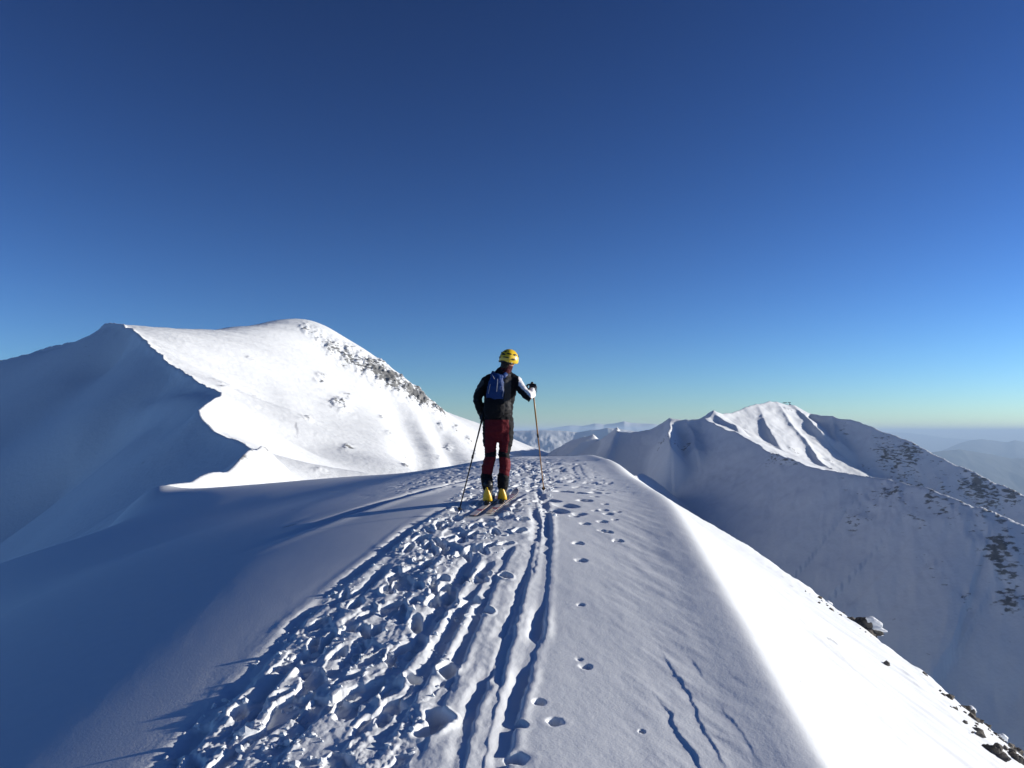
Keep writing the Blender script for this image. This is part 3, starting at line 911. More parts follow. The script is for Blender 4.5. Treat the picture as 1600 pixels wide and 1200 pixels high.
def simple_mat(name, col, rough=.6, spec=.3, noise=0.0, scale=60, bump=0.0, metal=0.0, coat=0.0):
    m, n, l, b = new_mat(name)
    b.inputs['Base Color'].default_value = (*col, 1)
    b.inputs['Roughness'].default_value = rough
    b.inputs['Specular IOR Level'].default_value = spec
    b.inputs['Metallic'].default_value = metal
    if coat: b.inputs['Coat Weight'].default_value = coat
    if noise or bump:
        tc = n.new('ShaderNodeTexCoord')
        t = n.new('ShaderNodeTexNoise'); t.inputs['Scale'].default_value = scale; t.inputs['Detail'].default_value = 5
        l.new(tc.outputs['Object'], t.inputs['Vector'])
        if noise:
            r = n.new('ShaderNodeValToRGB')
            r.color_ramp.elements[0].position, r.color_ramp.elements[1].position = .3, .7
            r.color_ramp.elements[0].color = (*[c * (1 - noise) for c in col], 1)
            r.color_ramp.elements[1].color = (*[min(1, c * (1 + noise)) for c in col], 1)
            l.new(t.outputs['Fac'], r.inputs[0]); l.new(r.outputs[0], b.inputs['Base Color'])
        if bump:
            bp = n.new('ShaderNodeBump'); bp.inputs['Distance'].default_value = bump
            l.new(t.outputs['Fac'], bp.inputs['Height']); l.new(bp.outputs[0], b.inputs['Normal'])
    return m

M_black = simple_mat('black_softshell', (.007, .0075, .010), .75, .12, .2, 40, .002)
M_grey = simple_mat('grey_softshell', (.05, .05, .053), .7, .15, .2, 40, .002)
M_white = simple_mat('white_softshell', (.78, .78, .80), .6, .3, .04, 40, .002)
M_red = simple_mat('dark_red_stretch_fabric', (.11, .008, .014), .7, .15, .2, 50, .002)
M_blue = simple_mat('blue_ripstop', (.006, .036, .155), .55, .25, .15, 30, .003)
M_strap = simple_mat('grey_webbing', (.35, .38, .42), .6, .3)
M_yellow = simple_mat('yellow_shell', (.75, .50, .02), .3, .5, .04, 20, 0, 0, .3)
M_dark = simple_mat('dark_plastic', (.008, .008, .009), .4, .4)
M_bootyel = simple_mat('boot_yellow', (.80, .47, .02), .35, .45, .06, 30)
M_skin = simple_mat('skin', (.42, .22, .15), .5, .3)
M_buff = simple_mat('red_patterned_cloth', (.05, .008, .012), .8, .15, .8, 30, .002)
M_hair = simple_mat('hair', (.02, .013, .01), .6, .3)
M_metal = simple_mat('aluminium', (.55, .55, .57), .35, .5, 0, 10, 0, 1.0)
M_amber = simple_mat('amber_shaft', (.30, .14, .02), .35, .5)

# ------------------------------------------------------------------ the ski tourer
YB = BOOT_L[1]                                   # forward distance of the figure
YR = BOOT_R[1]
root = tag(empty('person', (BOOT_L[0] * .5 + BOOT_R[0] * .5, YB * .5 + YR * .5, min(gz(*BOOT_L), gz(*BOOT_R)))),
           'person in yellow helmet, black jacket and dark red trousers standing on skis, back turned', 'person')
Y0 = 0.5 * (YB + YR)
def Q(px, py, dy=0.0): return P(px, py, Y0 + dy)

# body (one continuous figure under the clothes)
b = Geo()
b.ball(Q(794, 562.5), (.083, .100, .112))
b.limb([Q(790, 577), Q(787, 585), Q(785, 592)], [.058, .06, .07])
b.limb([Q(785, 590), Q(784, 603), Q(781, 622), Q(778, 640), Q(778, 655)], [(.15, .09), (.17, .11), (.155, .105), (.14, .10), (.155, .11)], up=(0, 1, 0))
b.limb([Q(766, 662), Q(767, 686), Q(766, 712), Q(762, 738), Q(761, 757)], [.085, .078, .058, .055, .04])
b.limb([Q(789, 662), Q(789, 686), Q(788, 712), Q(788, 738), Q(787, 757)], [.085, .078, .058, .055, .04])
b.limb([Q(762, 594), Q(748, 618, -.04), Q(746, 626, -.04), Q(751, 642, .02)], [.05, .042, .040, .03])
b.limb([Q(807, 594), Q(818, 608, -.10), Q(828, 621, -.24), Q(832, 610, -.02)], [.05, .043, .040, .03])
# nose, chin and ears of a face turned to the front right
b.limb([Q(797, 563, .09), Q(797.5, 566, .115)], [.014, .013])
b.limb([Q(796, 572, .05), Q(797, 575, .07)], [.045, .035])
b.ball(Q(783.5, 565, .0), (.012, .022, .032)); b.ball(Q(805.5, 565, .0), (.012, .022, .032))
link_mesh('body', b.fused('body', .012, 3), M_skin, root)
h = Geo(); h.ball(Q(794, 562), (.087, .103, .108)); h.limb([Q(790, 570, -.03), Q(789, 577, -.03)], [.06, .05])
link_mesh('hair', h.fused('hair', .012, 2), M_hair, root)

# trousers
t = Geo()
t.limb([Q(778, 648), Q(778.5, 655), Q(778.5, 664), Q(778.5, 675)], [(.172, .125), (.183, .135), (.188, .14), (.178, .13)])
t.limb([Q(766.5, 664), Q(765.5, 680), Q(765.5, 694, -.01), Q(766.5, 706, -.015), Q(766.5, 713, -.02), Q(764, 722, -.01), Q(761.5, 732), Q(760, 744)],
       [(.094, .11), (.090, .105), (.080, .094), (.070, .080), (.068, .078), (.072, .082), (.072, .082), (.062, .068)])
t.limb([Q(790.5, 664), Q(790.5, 680), Q(790, 694), Q(788, 706, -.005), Q(787.5, 713, -.01), Q(788.5, 722), Q(788.5, 732), Q(787, 744)],
       [(.094, .11), (.092, .105), (.080, .094), (.068, .080), (.066, .078), (.070, .082), (.069, .082), (.062, .068)])
tm_ = t.fused('trousers', .010, 4, [(7, 22, .012, 31), (16, 50, .004, 32)])
to = link_mesh('trousers', tm_, [M_red, M_black], root)
off = root.location
for pg in tm_.polygons:
    px, py = proj(pg.center + off)
    wob = 1.5 * math.sin(py * .35)
    black = (py < 655.5) or (px > 795.5 - max(0, (py - 690) * .2) + wob * .4 and py < 716) or (px < 757.5 and py < 700) or (704 + .25 * abs(px - 777) < py < 715.5 + wob)
    pg.material_index = 1 if black else 0

# jacket with sleeves
j = Geo()
j.limb([Q(786, 586), Q(785, 593), Q(783, 603), Q(781, 618), Q(779, 632), Q(778, 644), Q(778, 652)],
       [(.125, .095), (.185, .115), (.200, .135), (.186, .135), (.180, .13), (.180, .13), (.178, .13)])
j.limb([Q(789, 577), Q(787, 583), Q(786, 590)], [.074, .080, .11])
j.limb([Q(768, 592), Q(760, 597), Q(753, 607, -.02), Q(747.5, 617, -.05), Q(746.5, 626, -.05), Q(749, 636, -.01), Q(752, 644, .03)],
       [.074, .074, .064, .057, .056, .050, .044])
j.limb([Q(800, 592), Q(806.5, 597, -.01), Q(813, 605, -.08), Q(821, 615, -.17), Q(827.5, 621.5, -.24), Q(830.5, 617, -.15), Q(832, 610.5, -.05)],
       [.074, .072, .062, .056, .056, .050, .042])
jm = j.fused('jacket', .010, 3, [(8, 20, .013, 41), (20, 50, .004, 42)])
link_mesh('jacket', jm, [M_black, M_grey, M_white], root)
for pg in jm.polygons:
    c = pg.center + off
    px, py = proj(c)
    k = 0
    if 788 < px < 798.5 and 584 < py < 650: k = 1
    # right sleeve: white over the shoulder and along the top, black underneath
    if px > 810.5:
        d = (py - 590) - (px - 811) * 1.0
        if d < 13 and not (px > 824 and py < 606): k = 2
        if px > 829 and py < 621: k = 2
    if px < 756 and 594 < py < 600 + (756 - px): k = 1
    if px < 745.2 and py < 645 and c.z > -10 and pg.normal.x < -.75: k = 1
    pg.material_index = k

# neck gaiter
g = Geo(); g.limb([Q(792.5, 570, .005), Q(790.5, 576), Q(788, 583)], [(.076, .085), (.074, .08), (.082, .085)])
link_mesh('neck_gaiter', g.fused('neck_gaiter', .009, 2, [(14, 55, .006, 51)]), M_buff, root)

# gloves: palm and five fingers each, closed round the pole grips
def glove(wrist, palm, knuck, tip, side, name='glove'):
    G = Geo()
    W, A_, K_, T_ = map(Vector, (wrist, palm, knuck, tip))
    G.limb([W, W.lerp(A_, .5), A_], [(.040, .036), (.042, .034), (.044, .030)])
    ax = (K_ - A_).normalized()
    across = Vector(side).normalized()
    for i, (ln, o_) in enumerate(((.9, -.033), (1.0, -.011), (.95, .011), (.8, .032))):
        base = A_ + across * o_
        m1 = base + (K_ - A_) * ln
        m2 = m1.lerp(T_ + across * o_, .6) + ax * .006
        e = T_ + across * o_ * .9
        G.limb([base, m1, m2, e], [.0135, .0130, .0120, .0105], 10)
    th0 = W.lerp(A_, .5) - across * .030
    G.limb([th0, th0 - across * .022 + (T_ - A_) * .45, T_ - across * .040 + (A_ - T_) * .1], [.017, .014, .011], 10)
    G.limb([W + (W - A_) * .55, W], [(.047, .042), (.044, .040)])
    return link_mesh(name, G.fused(name, .006, 2), M_dark, root)
gr = Vector(Q(832, 604, .02))
glove(Q(832, 612, -.06), Q(832.5, 606, -.02), Q(832.5, 600.5, .02), Q(828, 601, .06), (1, 0, 0.1))
glove(Q(752, 645, .03), Q(754.5, 650, .03), Q(757.5, 655, .02), Q(757, 652, -.03), (.5, .1, .85))

# boots
def boot(bx, by, px_c):
    gz_ = gz(bx, by)
    f = Vector((SKI_DIR[0], SKI_DIR[1], .10)).normalized()
    r_ = Vector((SKI_DIR[1], -SKI_DIR[0], 0))
    base = Vector((bx, by, gz_ + .035))
    rt = Geo()
    def S(u, w, z): return base + f * u + r_ * w + Vector((0, 0, z))
    # lower shell and cuff as one hull
    rt.limb([S(-.03, 0, .055), S(.08, 0, .05), S(.17, 0, .045), S(.215, 0, .04)], [(.048, .045), (.047, .048), (.045, .036), (.035, .028)], 14, (0, 0, 1))
    top = Vector(Q(px_c, 744))
    rt.limb([S(-.01, 0, .07), S(-.012, 0, .13), S(-.02, 0, .20), top.lerp(S(-.02, 0, .20), .25)], [(.052, .055), (.053, .060), (.060, .066), (.066, .070)], 16, (0, 1, 0))
    boot_me = rt.fused('boot', .008, 2)
    bo = link_mesh('boot', boot_me, M_dark, root)
    # yellow spoiler plate down the back of the boot
    sp = Geo(); nv = []
    for i in range(9):
        t_ = i / 8
        z_ = .025 + t_ * .165
        wd = .056 * (1 - t_ ** 1.8 * .92)
        back_ = -.069 - .010 * math.sin(t_ * 2.4) - .004 * t_
        for k in range(7):
            a = (k / 6 - .5) * 2
            nv.append(S(back_ + .030 * a * a * (wd / .056), wd * a, z_))
    nf = [(i * 7 + k, i * 7 + k + 1, (i + 1) * 7 + k + 1, (i + 1) * 7 + k) for i in range(8) for k in range(6)]
    sp.add(nv, nf)
    me = sp.mesh('heel_panel')
    ob = link_mesh('heel_panel', me, M_bootyel, bo)
    sd = ob.modifiers.new('t', 'SOLIDIFY'); sd.thickness = .008; sd.offset = 0
    so = Geo(); so.loft([S(-.085, 0, .008), S(-.05, 0, .006), S(.08, 0, .006), S(.2, 0, .006), S(.25, 0, .012)], [(.03, .012), (.038, .016), (.038, .015), (.036, .015), (.022, .010)], 12, (0, 0, 1), True, .6)
    link_mesh('sole', so.mesh('sole'), M_dark, bo)
    for q, (zz, rr) in enumerate(((.095, .060), (.165, .066))):
        for w_ in (-.055, .055):
            bk = Geo(); bk.box(S(.02, w_, zz), (.05, .012, .018), None, .003)
            link_mesh('buckle', bk.mesh('buckle', False), M_metal, bo)
    # overtrouser cuff over the boot top
    cf = Geo()
    a0, a1 = top, S(-.018, 0, .17)
    cf.limb([a0 + Vector((0, 0, .03)), a0, a0.lerp(a1, .5), a1], [(.062, .070), (.072, .078), (.070, .076), (.064, .070)], 16, (0, 1, 0))
    link_mesh('gaiter', cf.fused('gaiter', .009, 2, [(14, 40, .008, 61)]), M_black, root)
boot(*BOOT_L, 760)
boot(*BOOT_R, 786.5)

# helmet
hc = Vector(Q(795, 562.5, -.002))
tilt = Matrix.Rotation(math.radians(12), 3, 'Y') @ Matrix.Rotation(math.radians(-28), 3, 'Z')
def hp(th, ph, k=1.0):
    """surface point of the helmet: th from crown, ph round (0 = right, -90 = back)"""
    rx, ry, rz = .104 * k, .122 * k, .120 * k
    return hc + tilt @ Vector((rx * math.sin(th) * math.cos(ph), ry * math.sin(th) * math.sin(ph), rz * math.cos(th)))
hg = Geo(); v, f = [], []
NT, NP = 22, 48
for i in range(NT + 1):
    for k in range(NP):
        ph = 2 * math.pi * k / NP
        lim = math.radians(104 + 10 * max(0, math.sin(-ph)) - 16 * max(0, math.sin(ph)))
        th = lim * i / NT
        # raised ribs running front to back
        rib = 1 + .022 * math.cos(ph * 6) * sin2 if (sin2 := math.sin(th) ** 2) > 0 else 1
        v.append(hp(th, ph, rib))
for i in range(NT):
    for k in range(NP):
        f.append((i * NP + k, (i + 1) * NP + k, (i + 1) * NP + (k + 1) % NP, i * NP + (k + 1) % NP))
hg.add(v, f)
helmet = link_mesh('helmet', hg.mesh('helmet'), M_yellow, root)
sd = helmet.modifiers.new('t', 'SOLIDIFY'); sd.thickness = .012; sd.offset = 1
for (th, ph, w, hh) in ((62, -62, .30, .07), (60, -20, .22, .08), (70, -100, .26, .08), (52, -95, .20, .07), (60, -135, .22, .08), (84, -75, .34, .05), (86, -30, .20, .07), (60, 20, .2, .08), (88, -125, .25, .05), (45, 150, .2, .08), (45, 60, .2, .08)):
    vg = Geo(); v = []
    th, ph = math.radians(th), math.radians(ph)
    for i in range(5):
        for k in range(9):
            a = (k / 8 - .5) * 2
            bb = (i / 4 - .5) * 2 * math.sqrt(max(0.02, 1 - a * a))
            v.append(hp(th + bb * hh, ph + a * w, 1.125 + .002))
    vg.add(v, [(i * 9 + k, i * 9 + k + 1, (i + 1) * 9 + k + 1, (i + 1) * 9 + k) for i in range(4) for k in range(8)])
    ve = link_mesh('vent', vg.mesh('vent'), M_dark, helmet)
    sd = ve.modifiers.new('t', 'SOLIDIFY'); sd.thickness = .006; sd.offset = 0
st = Geo(); st.loft([hp(math.radians(108), math.radians(a), 1.08) for a in range(-150, -20, 12)], [(.006, .014)] * 11, 8)
link_mesh('strap', st.mesh('strap'), M_dark, helmet)

# ------------------------------------------------------------------ backpack
pack = tag(empty('backpack', Q(775, 648, -.20)), 'slim blue ski touring backpack with black lower pocket worn on the back', 'backpack')
pk = Geo()
pk.limb([Q(776, 588, -.155), Q(775.5, 596, -.175), Q(774.5, 608, -.19), Q(773.5, 618, -.185), Q(773, 624, -.175)], [(.066, .036), (.092, .048), (.100, .054), (.103, .054), (.102, .050)])
body_pk = link_mesh('pack_body', pk.fused('pack_body', .008, 4, [(10, 24, .012, 71), (30, 60, .004, 72)]), M_blue, pack)
lp = Geo()
lp.limb([Q(773, 624, -.17), Q(772.5, 632, -.185), Q(772, 640, -.18), Q(772, 647, -.16)], [(.114, .060), (.126, .068), (.128, .066), (.118, .055)])
link_mesh('lower_pocket', lp.fused('lower_pocket', .008, 4, [(10, 24, .008, 73)]), M_black, pack)
lid = Geo()
lid.limb([Q(769, 586, -.13), Q(776, 588, -.17), Q(784, 589, -.15)], [(.030, .022)] * 3)
link_mesh('top_flap', lid.fused('top_flap', .008, 3), M_blue, pack)
for pts in ([Q(772, 581, -.02), Q(770, 584, -.11), Q(771, 588, -.15)], [Q(795, 582, -.02), Q(790, 585, -.11), Q(785, 590, -.15)]):
    s_ = Geo(); s_.loft(pts, [(.026, .007)] * 3, 10, (0, 1, 0)); link_mesh('shoulder_strap', s_.mesh('shoulder_strap'), M_blue, pack)
for pts in ([Q(769, 585, -.17), Q(772.5, 592, -.245)], [Q(777.5, 592, -.248), Q(777, 600, -.262), Q(776, 612, -.266)], [Q(786.5, 598, -.215), Q(787, 610, -.225), Q(785, 620, -.225)],
            [Q(766, 600, -.235), Q(763, 615, -.228)]):
    s_ = Geo(); s_.loft(pts, [(.004, .003)] * len(pts), 8); link_mesh('cord', s_.mesh('cord'), M_strap, pack)
hb = Geo(); hb.loft([Q(757, 643, -.06), Q(764, 644, -.14), Q(778, 645, -.19), Q(792, 644, -.14), Q(800, 643, -.05)], [(.005, .020)] * 5, 10, (0, 0, 1))
link_mesh('hip_belt', hb.mesh('hip_belt'), M_black, pack)

# ------------------------------------------------------------------ ski poles
def pole(top, tip, label, shaft_mat):
    top, tip = Vector(top), Vector(tip)
    r = tag(empty('ski_pole', tip), label, 'ski pole', 'ski poles held by the ski tourer')
    d = (tip - top).normalized()
    L = (tip - top).length
    g_ = Geo(); g_.loft([top + d * .13, top + d * (L * .45), top + d * (L * .451), top + d * (L - .04)], [.0095, .0095, .0078, .0070], 10)
    link_mesh('shaft', g_.mesh('shaft'), shaft_mat, r)
    g_ = Geo(); g_.limb([top, top + d * .03, top + d * .08, top + d * .14], [.020, .016, .0185, .014], 12); link_mesh('grip', g_.mesh('grip'), M_dark, r)
    g_ = Geo()
    side = d.cross(Vector((0, 1, 0))).normalized()
    g_.loft([top + side * .012, top + side * .05 + d * .05, top + side * .045 + d * .13, top + side * .01 + d * .15], [(.003, .009)] * 4, 8, (0, 1, 0))
    link_mesh('wrist_strap', g_.mesh('wrist_strap'), M_dark, r)
    g_ = Geo(); g_.loft([tip - d * .075, tip - d * .068, tip - d * .062], [.024, .026, .018], 16); link_mesh('basket', g_.mesh('basket'), M_dark, r)
    g_ = Geo(); g_.loft([tip - d * .05, tip - d * .02, tip + d * .05], [.0065, .006, .002], 8); link_mesh('tip', g_.mesh('tip'), M_metal, r)
    g_ = Geo(); g_.loft([top + d * (L * .44), top + d * (L * .47)], [.014, .014], 10); link_mesh('clamp', g_.mesh('clamp'), M_dark, r)
tl = N2W([(716, 803)])[0]; tr = N2W([(850, 770)])[0]
pole(Q(756, 644, .0), (tl[0], tl[1], gz(*tl)), 'dark ski pole slanting outward on the left, its grip in the hand at the hip', M_dark)
pole(Q(831.5, 599, .045), (tr[0], tr[1], gz(*tr)), 'amber and black ski pole on the right, gripped on top by the raised hand', M_amber)

# ------------------------------------------------------------------ skis
def ski(bx, by, label, wave):
    z0_, z1_ = gz(bx - SKI_DIR[0] * .5, by - SKI_DIR[1] * .5), gz(bx + SKI_DIR[0] * .5, by + SKI_DIR[1] * .5)
    zc0 = gz(bx, by)
    sl = (z1_ - z0_)
    r = tag(empty('ski', (bx, by, zc0)), label, 'ski', 'skis under the ski tourer')
    r_ = Vector((SKI_DIR[1], -SKI_DIR[0], 0))
    def S(u, w, z): return Vector((bx, by, zc0 + .014)) + Vector((SKI_DIR[0], SKI_DIR[1], sl)) * u + r_ * w + Vector((0, 0, z))
    us = np.linspace(-.74, .80, 50)
    v, f = [], []
    for u in us:
        w = .037 + .010 * abs(u) ** 1.5 * 1.3
        if u > .69: w *= math.sqrt(max(.02, 1 - ((u - .69) / .112) ** 2))
        if u < -.71: w *= math.sqrt(max(.15, 1 - ((-.71 - u) / .035) ** 2))
        lift = .9 * max(0, u - .58) ** 2 * 1.3 + .0 + .4 * max(0, -.74 - u) ** 2
        th = .007 - .003 * abs(u)
        for (a, zz) in ((-1, -th), (1, -th), (1, th * .4), (.86, th), (-.86, th), (-1, th * .4)):
            v.append(S(u, w * a, lift + zz))
    n = len(us)
    for i in range(n - 1):
        for k in range(6):
            f.append((i * 6 + k, i * 6 + (k + 1) % 6, (i + 1) * 6 + (k + 1) % 6, (i + 1) * 6 + k))
    f += [tuple(range(6)), tuple((n - 1) * 6 + k for k in range(5, -1, -1))]
    g_ = Geo(); g_.add(v, f)
    me = g_.mesh('ski_body', False)
    link_mesh('ski_body', me, [M_skitop, M_skiedge], r)
    for pg in me.polygons: pg.material_index = 0 if pg.normal.z > .7 else 1
    bd = Geo(); bd.box(S(.15, 0, .018), (.05, .06, .022), None, .004); toe = link_mesh('toe_piece', bd.mesh('toe_piece', False), M_dark, r)
    bd = Geo(); bd.box(S(-.105, 0, .020), (.045, .06, .028), None, .005); bd.box(S(-.115, 0, .045), (.03, .035, .035), None, .004)
    link_mesh('heel_piece', bd.mesh('heel_piece', False), M_dark, r)
    for w_ in (-.046, .046):
        bd = Geo(); bd.box(S(-.10, w_, .022), (.010, .05, .018), None, .002); link_mesh('brake_arm', bd.mesh('brake_arm', False), M_metal, r)
    # frost and loose snow riding on the tail
    return r
M_skitop, n_, l_, b_ = new_mat('ski_top_sheet')
tc = n_.new('ShaderNodeTexCoord'); wv = n_.new('ShaderNodeTexNoise'); wv.inputs['Scale'].default_value = 9; wv.inputs['Detail'].default_value = 3
l_.new(tc.outputs['Object'], wv.inputs['Vector'])
cr = n_.new('ShaderNodeValToRGB'); cr.color_ramp.interpolation = 'CONSTANT'
cr.color_ramp.elements[0].color = (.55, .50, .47, 1); cr.color_ramp.elements[1].position = .52; cr.color_ramp.elements[1].color = (.30, .04, .04, 1)
e = cr.color_ramp.elements.new(.60); e.color = (.62, .58, .55, 1)
l_.new(wv.outputs['Fac'], cr.inputs[0]); l_.new(cr.outputs[0], b_.inputs['Base Color']); b_.inputs['Roughness'].default_value = .35
M_skiedge = simple_mat('ski_edge', (.03, .02, .02), .4, .4)
ski(*BOOT_L, 'pale ski with red accents under the left boot, tail towards the camera', 0)
ski(*BOOT_R, 'pale ski with red accents under the right boot, beside the left ski', 1)

# ------------------------------------------------------------------ rocks on the edge of the bright flank
M_rock = simple_mat('grey_limestone', (.11, .10, .09), .85, .2, .65, 7, .02)
M_rime = simple_mat('rime_ice', (.80, .82, .85), .6, .3, .05, 20, .01)
def edge_point(px, lift_px=0):
    ys = np.linspace(5.5, 40, 700)
    X1 = (px - 800) / FPX / CP
    xx = X1 * ys
    z = near_base(xx, ys)
    i = int(np.argmax(z / ys))
    return xx[i], ys[i], z[i]
def lump(c, r, seed, sub=4, amp=.45, fr=1.6):
    bm = bmesh.new(); bmesh.ops.create_icosphere(bm, subdivisions=sub, radius=1.0)
    from mathutils import noise as mn
    for q in bm.verts:
        d = q.co.normalized()
        k = 1 + amp * mn.fractal(d * fr + Vector((seed * 3.7, seed, 0)), 1, 2, 4) + .12 * abs(mn.noise(d * 5 + Vector((seed, 0, 0))))
        # broken, faceted blocks
        ce = mn.cell(d * 2.2 + Vector((seed * 1.3, 0, 0)))
        k += .12 * (ce - .5)
        q.co = Vector((d.x * r[0] * k, d.y * r[1] * k, d.z * r[2] * k)) + Vector(c)
    me = bpy.data.meshes.new('rock'); bm.to_mesh(me); bm.free()
    return me
rock_spec = [  # px of the rock, explicit py (or None: on the edge), size px, rime, label
    (1337, None, 40, 26, 'large dark rock on the slope edge with a white rime beard on its right'),
    (1318, None, 13, 0, 'small dark rock just left of the large rimed rock on the slope edge'),
    (1307, None, 8, 0, 'smallest dark rock left of the rimed rock, half buried in the slope edge'),
    (1284, None, 5, 12, 'white rime hood over a tiny stone, first on the slope edge below the shaded bowl'),
    (1430, None, 11, 0, 'lone small dark rock halfway down the bright slope edge'),
    (1496, None, 17, 12, 'dark rock with a white rime tongue on the lower slope edge'),
    (1524, None, 12, 0, 'dark pointed rock between rime tongues low on the slope edge'),
    (1543, None, 12, 16, 'dark rock under a white snow hood low on the slope edge'),
    (1567, None, 20, 0, 'round grey rock pair near the bottom right corner on the slope edge'),
    (1580, None, 12, 14, 'snow-capped rock close to the right border of the photo'),
    (1594, None, 16, 8, 'last dark rock on the slope edge at the right border'),
    (1553, 1178, 34, 0, 'big grey boulder sunk in the snow hollow at the bottom right'),
    (1587, 1186, 14, 0, 'dark rock just below the slope edge at the bottom right border'),
    (1538, 1130, 7, 0, 'thin dark stone poking through the bright snow above the big boulder'),
    (1504, 1114, 4, 0, 'tiny dark stone poking through the bright snow near the slope edge'),
]
for n, (px, py, sz, rime, lab) in enumerate(rock_spec):
    if py is None:
        x, y, z = edge_point(px)
    else:
        x, y = N2W([(px, py)])[0]; z = float(near_base(np.array([x]), np.array([y]))[0])
    s = sz * y / FPX * .5
    rt_ = tag(empty('rock', (x, y, z)), lab, 'rock', 'rocks along the edge of the bright slope')
    me = lump((x, y, z - s * .12), (s * 1.15, s * 1.0, s * .85), n + 1)
    link_mesh('stone', me, M_rock, rt_)
    if rime:
        q = rime * y / FPX * .5
        G = Geo()
        for k in range(7):
            aa = k / 6 * .8
            c0 = Vector((x + s * (.5 + .4 * random.random()), y - s * .2 + random.uniform(-.3, .3) * s, z + s * (.85 - 1.2 * aa)))
            c1 = c0 + Vector((q * random.uniform(.7, 1.3), random.uniform(-.2, .2) * q, -q * random.uniform(.35, .7)))
            G.limb([c0 - Vector((q * .4, 0, 0)), c0, c1], [q * .34, q * .36, q * .14], 10)
        link_mesh('rime', G.fused('rime', max(.012, q * .07), 2), M_rime, rt_)

# crumbs of stone and rime frozen into the slope edge
drng = np.random.default_rng(3)
bmi = bmesh.new(); bmesh.ops.create_icosphere(bmi, subdivisions=1, radius=1.0)
siv = np.array([q.co[:] for q in bmi.verts]); sif = np.array([[l.vert.index for l in fc.loops] for fc in bmi.faces]); bmi.free()
sv, sf = [], []
for n in range(90):
    px = float(drng.choice([1310, 1335, 1500, 1530, 1560, 1585, 1600])) + drng.normal(0, 16)
    x, y, z = edge_point(min(px, 1640))
    t_ = abs(drng.normal(0, .5)); x -= t_ * .8; y -= t_ * .5 * drng.random()
    z = float(near_base(np.array([x]), np.array([y]))[0])
    r = float(drng.lognormal(math.log(.022), .6))
    sv.append(siv * (1 + drng.normal(0, .25, (len(siv), 1))) * r * np.array([1.2, 1, .8]) + np.array([x, y, z])); sf.append(sif + n * len(siv))
me = bpy.data.meshes.new('stone_debris'); me.from_pydata(np.concatenate(sv).tolist(), [], np.concatenate(sf).tolist())
tag(link_mesh('stone_debris', me, M_rock), 'small stones frozen into the edge of the bright slope', None, None, 'stuff')

# ------------------------------------------------------------------ summit hut and mast on the right massif, far off
M_wood = simple_mat('dark_timber', (.05, .045, .045), .8, .2)
M_roof = simple_mat('snowy_roof_sheet', (.35, .38, .42), .6, .3)
hx, hy, hz_ = P(1221.5, 632.5, 957)
hz_ = float(right_height(np.array([hx]), np.array([hy]))[0])
hut = tag(empty('summit_hut', (hx, hy, hz_)), 'tiny dark hut on the top of the right-hand snowy massif', 'hut')
G = Geo(); G.box((hx, hy, hz_ + 1.4), (3.4, 3.2, 3.2)); link_mesh('wall', G.mesh('wall', False), M_wood, hut)
G = Geo(); G.add([(hx - 2, hy - 1.9, hz_ + 3.0), (hx + 2, hy - 1.9, hz_ + 3.0), (hx + 2, hy + 1.9, hz_ + 3.0), (hx - 2, hy + 1.9, hz_ + 3.0), (hx - 2, hy, hz_ + 4.2), (hx + 2, hy, hz_ + 4.2)],
                 [(0, 1, 5, 4), (2, 3, 4, 5), (0, 4, 3), (1, 2, 5), (3, 2, 1, 0)]); link_mesh('roof', G.mesh('roof', False), M_wood, hut)
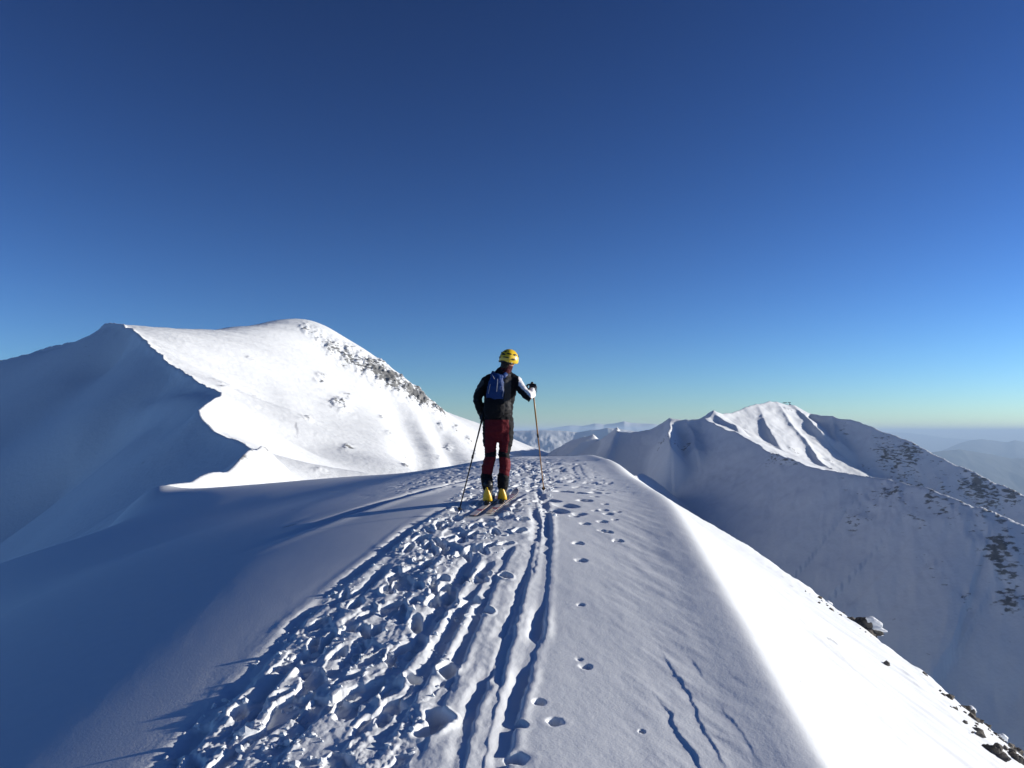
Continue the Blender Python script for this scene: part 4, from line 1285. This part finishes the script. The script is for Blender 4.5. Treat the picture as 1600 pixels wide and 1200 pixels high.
def mast(px, hgt, lab, arm):
    x, y, _ = P(px, 632, 957)
    z = float(right_height(np.array([x]), np.array([y]))[0])
    r = tag(empty('cable_mast', (x, y, z)), lab, 'mast', 'masts beside the summit hut')
    G = Geo(); G.loft([(x, y, z - 1), (x, y, z + hgt)], [.35, .25], 8); link_mesh('post', G.mesh('post'), M_wood, r)
    G = Geo(); G.box((x, y, z + hgt), (arm, .5, .7)); link_mesh('crossarm', G.mesh('crossarm', False), M_wood, r)
    G = Geo(); G.box((x + arm * .3, y, z + 1.2), (arm * .5, 1.4, 1.8)); link_mesh('cabin', G.mesh('cabin', False), M_roof, r)
mast(1226.5, 4.2, 'thin mast just right of the tiny summit hut on the right massif', 4.5)
mast(1233.5, 3.6, 'short mast furthest right of the summit hut on the right massif', 3.2)

# ------------------------------------------------------------------ loose snow clods thrown up along the trail
cb = Geo()
crng = np.random.default_rng(9)
ico = bmesh.new(); bmesh.ops.create_icosphere(ico, subdivisions=1, radius=1.0)
iv = np.array([q.co[:] for q in ico.verts]); ifc = np.array([[l.vert.index for l in fc.loops] for fc in ico.faces]); ico.free()
allv, allf = [], []
nb = 0
while nb < 1100:
    y = float(np.exp(crng.uniform(math.log(3.2), math.log(20))))
    a_, b_ = np.interp(y, tly, tlx), np.interp(y, try_, trx)
    u = crng.uniform(-.05, .75) if y < 9 else crng.uniform(-.05, 1.1)
    x = a_ + u * (b_ - a_)
    cl_ = float(gnoise(np.array([x * 2.2]), np.array([y * 1.2]), 77)[0])
    if cl_ < crng.uniform(-.3, .45): continue
    if any(abs((x - bx) * dx + (y - by) * dy) < 1.0 and abs((x - bx) * dy - (y - by) * dx) < .12 for bx, by, dx, dy in SKIS): continue
    r = float(crng.lognormal(math.log(.0075), .5)) * (1 + .03 * y)
    r = min(r, .032)
    z = gz(x, y)
    k = 1 + crng.normal(0, .28, (len(iv), 1))
    v = iv * k * np.array([r * crng.uniform(.8, 1.5), r * crng.uniform(.8, 1.5), r * crng.uniform(.5, .9)]) + np.array([x, y, z + r * .25])
    allv.append(v); allf.append(ifc + nb * len(iv)); nb += 1
V_, F_ = np.concatenate(allv), np.concatenate(allf)
me = bpy.data.meshes.new('snow_clod'); me.from_pydata(V_.tolist(), [], F_.tolist())
me.polygons.foreach_set('use_smooth', [False] * len(me.polygons))
co_ = link_mesh('snow_clod', me, snow_near)
tag(co_, 'loose crumbs and clods of snow thrown up beside the tracks', None, None, 'stuff')
